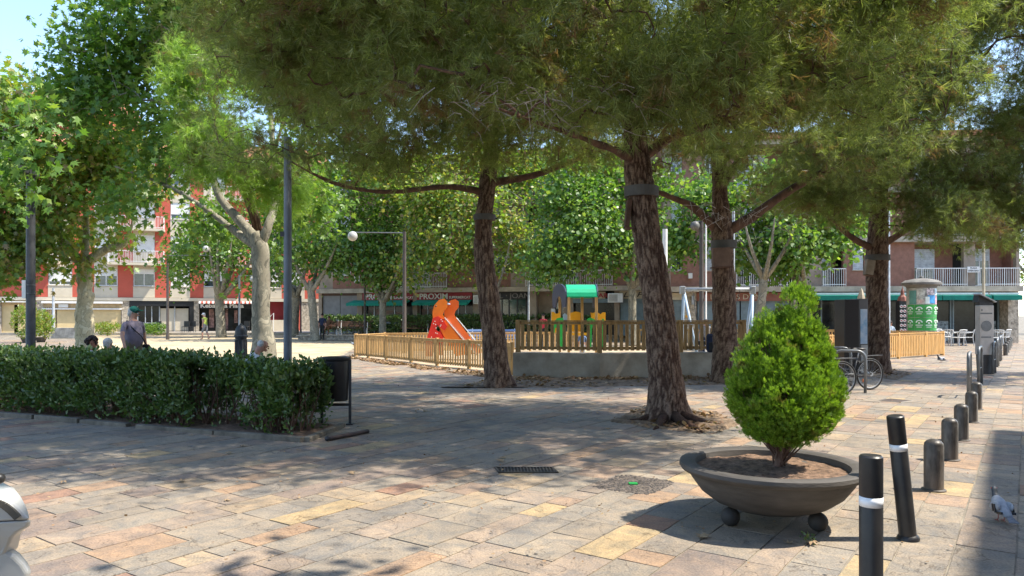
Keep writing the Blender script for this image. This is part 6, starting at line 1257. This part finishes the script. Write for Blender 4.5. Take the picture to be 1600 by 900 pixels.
def person(label, loc, rz, pose, h=1.72, shirt=None, pants=None, shoes=None, hair=None, long_pants=True, belly=0.0, cap=None, group=None, extra=None, sleeve=.9, skin=None, lean=0.0, headturn=0.0, hairstyle='short'):
    k = h/1.72; root = thing('person', label, 'person', (0, 0, 0), group=group); sk = skin or M_skin
    J = {}; st = pose.get('sit', False); zp = .93 if not st else .50
    def j(n, co_, r): J[n] = (Vector(co_), r)
    ln = math.sin(lean); lc = math.cos(lean)
    def up(x, y, z): return (x, y*lc+z*ln, zp+z*lc-y*ln)
    j('pelvis', (0, 0, zp), (.150, .115)); j('waist', up(0, .02+belly*.5, .17), (.145+belly*.4, .115+belly)); j('chest', up(0, .0+belly*.1, .36), (.155, .115+belly*.3)); j('neck', up(0, .0, .52), (.062, .062)); j('skull', up(0, .015, .60), (.066, .075)); j('head', up(0, .025, .685), (.078, .094)); j('crown', up(0, .01, .765), (.058, .07))
    for s, S_ in ((-1, 'L'), (1, 'R')):
        a = pose.get('arm'+S_, {}); sh = Vector(up(s*.185, 0, .455)); j('sh'+S_, sh, .062)
        el = sh+Vector(a.get('el', (s*.05, -.02, -.28))); j('el'+S_, el, .043); wr = el+Vector(a.get('wr', (s*.0, .06, -.25))); j('wr'+S_, wr, .028); d = (wr-el).normalized()
        pm_ = wr+d*.065; j('pa'+S_, pm_, (.036, .02)); sd = d.cross(Vector((s, 0, 0))).normalized() if abs(d.x) < .95 else Vector((0, 1, 0))
        for i, (off, l) in enumerate(((-.026, .062), (-.009, .075), (.009, .07), (.026, .055))):
            f1 = pm_+d*.035+sd*off; f2 = f1+d*l*.5+Vector((-s*.012, 0, 0)); j('f%d%s' % (i, S_), f1, .0095); j('g%d%s' % (i, S_), f2+Vector((-s*.012, 0, 0)), .007)
        j('th'+S_, wr+d*.03+sd*.04, .010); j('ti'+S_, wr+d*.065+sd*.055+Vector((-s*.01, 0, 0)), .008)
        lg_ = pose.get('leg'+S_, {}); hp = Vector((s*.095, 0, zp-.04)); j('hp'+S_, hp, .095); kn = hp+Vector(lg_.get('kn', (0, .02, -.41))); j('kn'+S_, kn, .062); an = kn+Vector(lg_.get('an', (0, -.03, -.39))); j('an'+S_, an, .042); j('to'+S_, an+Vector(lg_.get('to', (s*.02, .15, -.045))), (.042, .03))
    E = [('pelvis', 'waist', 1), ('waist', 'chest', 1), ('chest', 'neck', 1), ('neck', 'skull', 0), ('skull', 'head', 0), ('head', 'crown', 0)]
    for S_ in 'LR':
        E += [('chest', 'sh'+S_, 1), ('sh'+S_, 'el'+S_, 5), ('el'+S_, 'wr'+S_, 0), ('wr'+S_, 'pa'+S_, 0), ('wr'+S_, 'th'+S_, 0), ('th'+S_, 'ti'+S_, 0), ('pelvis', 'hp'+S_, 2), ('hp'+S_, 'kn'+S_, 2), ('kn'+S_, 'an'+S_, 6), ('an'+S_, 'to'+S_, 3)]
        for i in range(4): E += [('pa'+S_, 'f%d%s' % (i, S_), 0), ('f%d%s' % (i, S_), 'g%d%s' % (i, S_), 0)]
    me = skin_mesh(J, E, 'pelvis')
    me.materials.clear()
    for m_ in (sk, shirt, pants, shoes or M_black): me.materials.append(m_)
    segs = [(J[a][0], J[b_][0], z) for a, b_, z in E]; mi = []
    for p in me.polygons:
        c = p.center; best = 9; zn = 0
        for a, b_, z in segs:
            ab = b_-a; t = max(0, min(1, (c-a).dot(ab)/ab.length_squared)); dd = (c-a-ab*t).length
            if dd < best: best = dd; zn = z; tt = t
        if zn == 1 and best > 0 and (c-J['pelvis'][0]).dot(J['waist'][0]-J['pelvis'][0]) < -.02: zn = 2
        if zn == 1 and (c-J['neck'][0]).length < .075 and (c-J['neck'][0]).dot(J['neck'][0]-J['chest'][0]) > -.012: zn = 0
        if zn == 5: zn = 1 if tt < sleeve else 0
        if zn == 6: zn = 2 if long_pants else 0
        mi.append(zn)
    me.polygons.foreach_set('material_index', mi); o = bpy.data.objects.new('body', me); C.objects.link(o); o.parent = root
    # face and hair (local to head)
    H = J['head'][0]; Rt = Matrix.Rotation(headturn, 3, 'Z') @ Matrix.Rotation(-lean, 3, 'X')
    def hd(x, y, z): return tuple(H+Rt @ Vector((x, y, z)))
    f = MB(); f.ball(hd(0, .098, -.012), .013, 8, (.8, 1.0, 1.4)); [f.ball(hd(s*.08, .0, -.01), .024, 8, (.35, .7, 1.1)) for s in (-1, 1)]; f.ball(hd(0, .075, -.06), .032, 10, (1, .8, .8)); f.build('face', sk, root, smooth=2)
    e = MB(); [e.ball(hd(s*.031, .084, .018), .0095, 8) for s in (-1, 1)]; e.cbox(hd(0, .098, -.052), (.04, .008, .007), Rt); e.build('features', mat('features', (.05, .025, .02), .5), root, smooth=2)
    if hair:
        b = MB()
        if hairstyle == 'curly':
            g = random.Random(3)
            for i in range(46): v = Vector((g.gauss(0, 1), g.gauss(-.35, 1), g.gauss(.35, 1))).normalized(); b.ball(hd(v.x*.088, v.y*.10-.02, v.z*.10+.02), g.uniform(.024, .04), 8)
            b.ball(hd(0, -.12, .02), .06, 10)
        else:
            b.ball(hd(0, -.02, .028), .1, 16, (.90, 1.03, .92)); b.ball(hd(0, -.055, -.03), .075, 12, (.98, .75, 1.0))
            if hairstyle == 'long': b.ball(hd(0, -.07, -.09), .075, 12, (1.05, .6, 1.5))
        b.build('hair', hair, root, smooth=2)
    if cap:
        b = MB(); b.ball(hd(0, -.0, .045), .104, 18, (.92, 1.08, .80)); q = [hd(s*.075, .07, .045) for s in (-1, 1)]+[hd(s*x, y, .03) for s, x, y in ((1, .06, .15), (1, .025, .175), (-1, .025, .175), (-1, .06, .15))]; b.add(q+[tuple(Vector(v)+Vector((0, 0, .012))) for v in q], [(0, 1, 2, 3, 4, 5), (11, 10, 9, 8, 7, 6)]+[(i, (i+1) % 6, (i+1) % 6+6, i+6) for i in range(6)]); b.build('cap', cap, root, smooth=True)
    if extra: extra(root, J, hd)
    root.scale = (k, k, k); root.location = loc; root.rotation_euler.z = rz; return root
cloth = lambda n, c, **k: mat(n, c, .9, var=.15, scale=9, bump=.004, bscale=14, **k)
M_khaki = cloth('khaki_cloth', (.14, .13, .085)); M_navy = cloth('navy_cloth', (.018, .026, .06)); M_blkc = cloth('black_cloth', (.02, .02, .022)); M_gsh = cloth('grey_cloth', (.2, .2, .21)); M_wcl = cloth('white_cloth', (.6, .6, .6)); M_hgrey = mat('grey_hair', (.45, .44, .42), .8, var=.2, scale=40); M_hdark = mat('dark_hair', (.03, .016, .012), .7, var=.4, scale=40)
def bag(root, J, hd):
    b = MB(); p = [Vector(J['shR'][0])+Vector((-.06, .0, .06)), Vector((.10, .125, 1.30)), Vector((-.02, .235, 1.14)), Vector((-.16, .20, .96)), Vector((-.22, .04, .88)), Vector((-.15, -.14, 1.0)), Vector((.0, -.15, 1.25)), Vector(J['shR'][0])+Vector((-.07, -.04, .06))]
    b.tube(p+[p[0]], .011, 6); b.build('strap', M_blkc, root, smooth=2); MB().cbox((-.25, .05, .86), (.07, .17, .2)).build('shoulder_bag', M_blkc, root, bevel=.02)
    g = MB(); [g.cbox(hd(s*.034, .092, .02), (.045, .008, .03)) for s in (-1, 1)]; [g.cbox(hd(s*.075, .045, .022), (.006, .09, .01)) for s in (-1, 1)]; g.build('sunglasses', M_black, root)
walk = {'armL': {'el': (-.13, -.13, -.22), 'wr': (-.05, .0, -.24)}, 'armR': {'el': (.13, .13, -.22), 'wr': (.05, .15, -.19)}, 'legL': {'kn': (0, .16, -.38), 'an': (0, -.01, -.40)}, 'legR': {'kn': (0, -.03, -.41), 'an': (0, -.20, -.34)}}
person('man in a green cap and mauve polo shirt walking behind the hedge', (ax(208, 15.3), 15.3, 0), R(-120), walk, 1.76, cloth('mauve_cloth', (.17, .145, .185)), M_khaki, belly=.05, cap=mat('green_cap', (.0, .10, .075), .8, var=.1), hair=M_hgrey, extra=bag, headturn=R(35), sleeve=.8)
sitp = {'sit': True, 'armL': {'el': (-.06, .05, -.27), 'wr': (.06, .22, -.05)}, 'armR': {'el': (.06, .05, -.27), 'wr': (-.06, .22, -.05)}, 'legL': {'kn': (-.03, .42, .0), 'an': (0, .02, -.40)}, 'legR': {'kn': (.03, .42, .0), 'an': (0, .02, -.40)}}
person('seated woman with dark curly hair tied back, seen over the hedge', (ax(143, 14.35), 14.35, -.02), R(-62), sitp, 1.58, cloth('pale_blue_cloth', (.42, .46, .5)), M_navy, hair=M_hdark, hairstyle='curly', skin=mat('tan_skin', (.30, .13, .08), .55), headturn=R(-20))
person('seated person with short grey hair seen from behind over the hedge', (ax(168, 14.1), 14.1, -.02), R(-10), sitp, 1.56, cloth('sand_cloth', (.4, .37, .32)), M_gsh, hair=M_hgrey)
person('balding grey man bending forward on the bench behind the hedge end', (ax(376, 12.1), 12.1, 0.03), R(-62), dict(sitp, armL={'el': (-.04, .18, -.22), 'wr': (.04, .16, -.18)}, armR={'el': (.04, .18, -.22), 'wr': (-.04, .16, -.18)}), 1.70, M_wcl, M_gsh, hair=None, lean=R(30), extra=lambda r, J, hd: [MB().ball(hd(0, -.045, -.005), .082, 14, (1.06, .75, .8)).build('hair', M_hgrey, r, smooth=2)])
person('man in a lime vest and grey shorts walking across the far sand', (ax(321, 46.5), 46.5, 0), R(75), walk, 1.72, cloth('lime_cloth', (.50, .60, .10)), M_gsh, long_pants=False, shoes=M_skin, cap=M_wcl, hair=M_hgrey, sleeve=.15, lean=R(8))
person('person in navy clothes standing by the far terrace bench', (ax(503, 46.5), 46.6, .0), R(170), {}, 1.68, M_navy, M_blkc, hair=M_hdark)
person('person in brown sitting at the near end of the far terrace bench', (ax(514, 47.8), 47.85, .32), R(170), sitp, 1.62, cloth('brown_cloth', (.12, .06, .03)), cloth('orange_brown_cloth', (.2, .09, .035)), hair=M_hdark, skin=mat('tan_skin', (.3, .13, .08)))
person('man in a black shirt and khaki trousers at the supermarket door', (ax(726, 50), 50.0, .3), R(170), {}, 1.80, M_blkc, M_khaki, hair=M_hdark)
def redbag(root, J, hd): MB().cbox((-.3, -.03, .85), (.2, .14, .5)).build('shopping_bag', cloth('red_bag', (.3, .02, .03)), root, bevel=.04)
person('person in a white top with a red bag outside the supermarket', (ax(746, 49.4), 49.4, .3), R(10), {}, 1.66, M_wcl, M_gsh, hair=M_hgrey, extra=redbag)
person('person in a red top standing beyond the playhouse', (ax(849, 37), 37, 0), R(150), {}, 1.66, cloth('red_cloth', (.5, .03, .05)), M_blkc, hair=M_hdark)
person('child in blue under the playhouse behind the tall fence', (ax(910, 25.2), 25.2, 0), R(160), {}, 1.05, cloth('blue_cloth', (.14, .22, .42)), M_wcl, hair=M_hdark)
person('child with dark hair behind the fence under the swing beam', (ax(1103, 26), 26, 0), R(170), {}, 1.44, M_gsh, M_navy, hair=M_hdark)
person('person in a pale blue shirt sitting at the café left of the display tower', (ax(1391, 38.6), 38.6, 0), R(190), sitp, 1.72, cloth('pale_shirt', (.35, .42, .5)), M_navy, hair=M_hdark)
bk_ = thing('backpack', 'dark navy backpack standing on the concrete wall against the tall fence', 'backpack', (ax(1112, 18.85), 18.85, .63))
c = Vector((ax(1112, 18.8), 18.78, .63)); MB().cbox(c+Vector((0, 0, .25)), (.27, .18, .48)).build('bag', M_navy, bk_, bevel=.07, seg=4); MB().cbox(c+Vector((0, -.1, .16)), (.2, .07, .24)).build('front_pocket', M_blkc, bk_, bevel=.03, seg=3); MB().tube([c+Vector((-.03, 0, .48)), c+Vector((0, 0, .54)), c+Vector((.03, 0, .48))], .01, 6).build('handle', M_blkc, bk_)

# ---------------------------------------------------------------- scooter at the lower left edge
Ys = 2.75; sc = thing('scooter', 'white scooter with its pointed tail poking in at the lower left', 'scooter', (-2.4, Ys, 0))
M_scw = mat('scooter_white', (.44, .45, .44), .28, var=.05, coat=.5); k = (Ys+.06)/F
def sp_(px, py, y=0): return ((px-803)*k, EYE-(py-HOR)*k)
def facet(poly, name, f0, f1, bev=.018):
    q = [sp_(*p_) for p_ in poly]; return MB().prism(q, lambda x, z: (x, Ys+f0(x, z), z), lambda x, z: (x, Ys+f1(x, z), z)).build(name, M_scw, sc, bevel=bev, seg=3)
zc_ = sp_(0, 813)[1]; xt_ = sp_(47, 813)[0]
facet([(-60, 768), (-8, 770), (7, 774), (20, 782), (31, 793), (40, 804), (47, 813), (-60, 813)], 'body_panel', lambda x, z: (z-zc_)*.22+max(0, .06+(x-xt_)*.45), lambda x, z: (z-zc_)*.22+max(0, .06+(x-xt_)*.45)+.02+min(.24, max(0, xt_-x)*.9))
facet([(-60, 814), (47, 814), (43, 825), (28, 833), (19, 842), (11, 855), (3, 868), (-12, 882), (-60, 905)], 'lower_panel', lambda x, z: (zc_-z)*.55+max(0, .06+(x-xt_)*.45), lambda x, z: (zc_-z)*.55+max(0, .06+(x-xt_)*.45)+.02+min(.2, max(0, xt_-x)*.6), .01)
b = MB(); path_ = [(-14, 776), (2, 780), (15, 787), (24, 796), (30, 803), (34, 808)]
for a0, a1 in zip(path_[:-1], path_[1:]):
    p, q = sp_(*a0), sp_(*a1); y0 = (p[1]-zc_)*.22+max(0, .06+(p[0]-xt_)*.45); y1 = (q[1]-zc_)*.22+max(0, .06+(q[0]-xt_)*.45); b.beam((p[0], Ys+y0+.002, p[1]), (q[0], Ys+y1+.002, q[1]), .016, .024)
b.build('grab_slot', mat('slot_grey', (.07, .065, .055), .6), sc)
facet([(-60, 862), (2, 866), (14, 873), (26, 888), (33, 902), (30, 915), (-60, 925)], 'mudguard', lambda x, z: .07+max(0, .05+(x-xt_)*.3), lambda x, z: .07+max(0, .05+(x-xt_)*.3)+.02+min(.1, max(0, xt_-x)*.3), .012)
MB().ball((*sp_(1, 748)[:1], Ys+.06, sp_(1, 748)[1]), .02, 14, (1.1, 1.2, 1.1)).build('grab_knob', M_black, sc, smooth=2)
sb_ = MB(); sb_.ball((-2.45, Ys+.16, 1.0), .2, 20, (1.5, .7, .28)); sb_.build('saddle', M_black, sc, smooth=2)
for x in (-2.2, -3.35):
    w_ = MB(); w_.tube([(x+.2*math.cos(6.2832*i/32), Ys+.16, .26+.2*math.sin(6.2832*i/32)) for i in range(33)], .055, 10, cap=False); o = w_.build('wheel', M_rubber, sc, smooth=2); MB().lathe([(.03, -.03), (.16, -.03), (.16, .03), (.03, .03)], (x, Ys+.16, .26), 24, Matrix.Rotation(R(90), 3, 'X')).build('rim', M_lgrey, o, smooth=True)
b = MB(); b.beam((-3.35, Ys+.16, .26), (-3.1, Ys+.16, 1.0), .06, .06); b.beam((-3.1, Ys-.17, 1.06), (-3.1, Ys+.5, 1.06), .03, .03); b.build('steering', M_dark, sc)
MB().prism([(-3.2, .35), (-2.9, .22), (-2.4, .22), (-2.1, .45), (-2.2, .8), (-2.75, .8), (-2.8, .36), (-2.95, .36), (-3.0, 1.0), (-3.12, 1.02)], lambda x, z: (x, Ys+.04, z), lambda x, z: (x, Ys+.28, z)).build('floor_and_shield', M_scw, sc, bevel=.03)
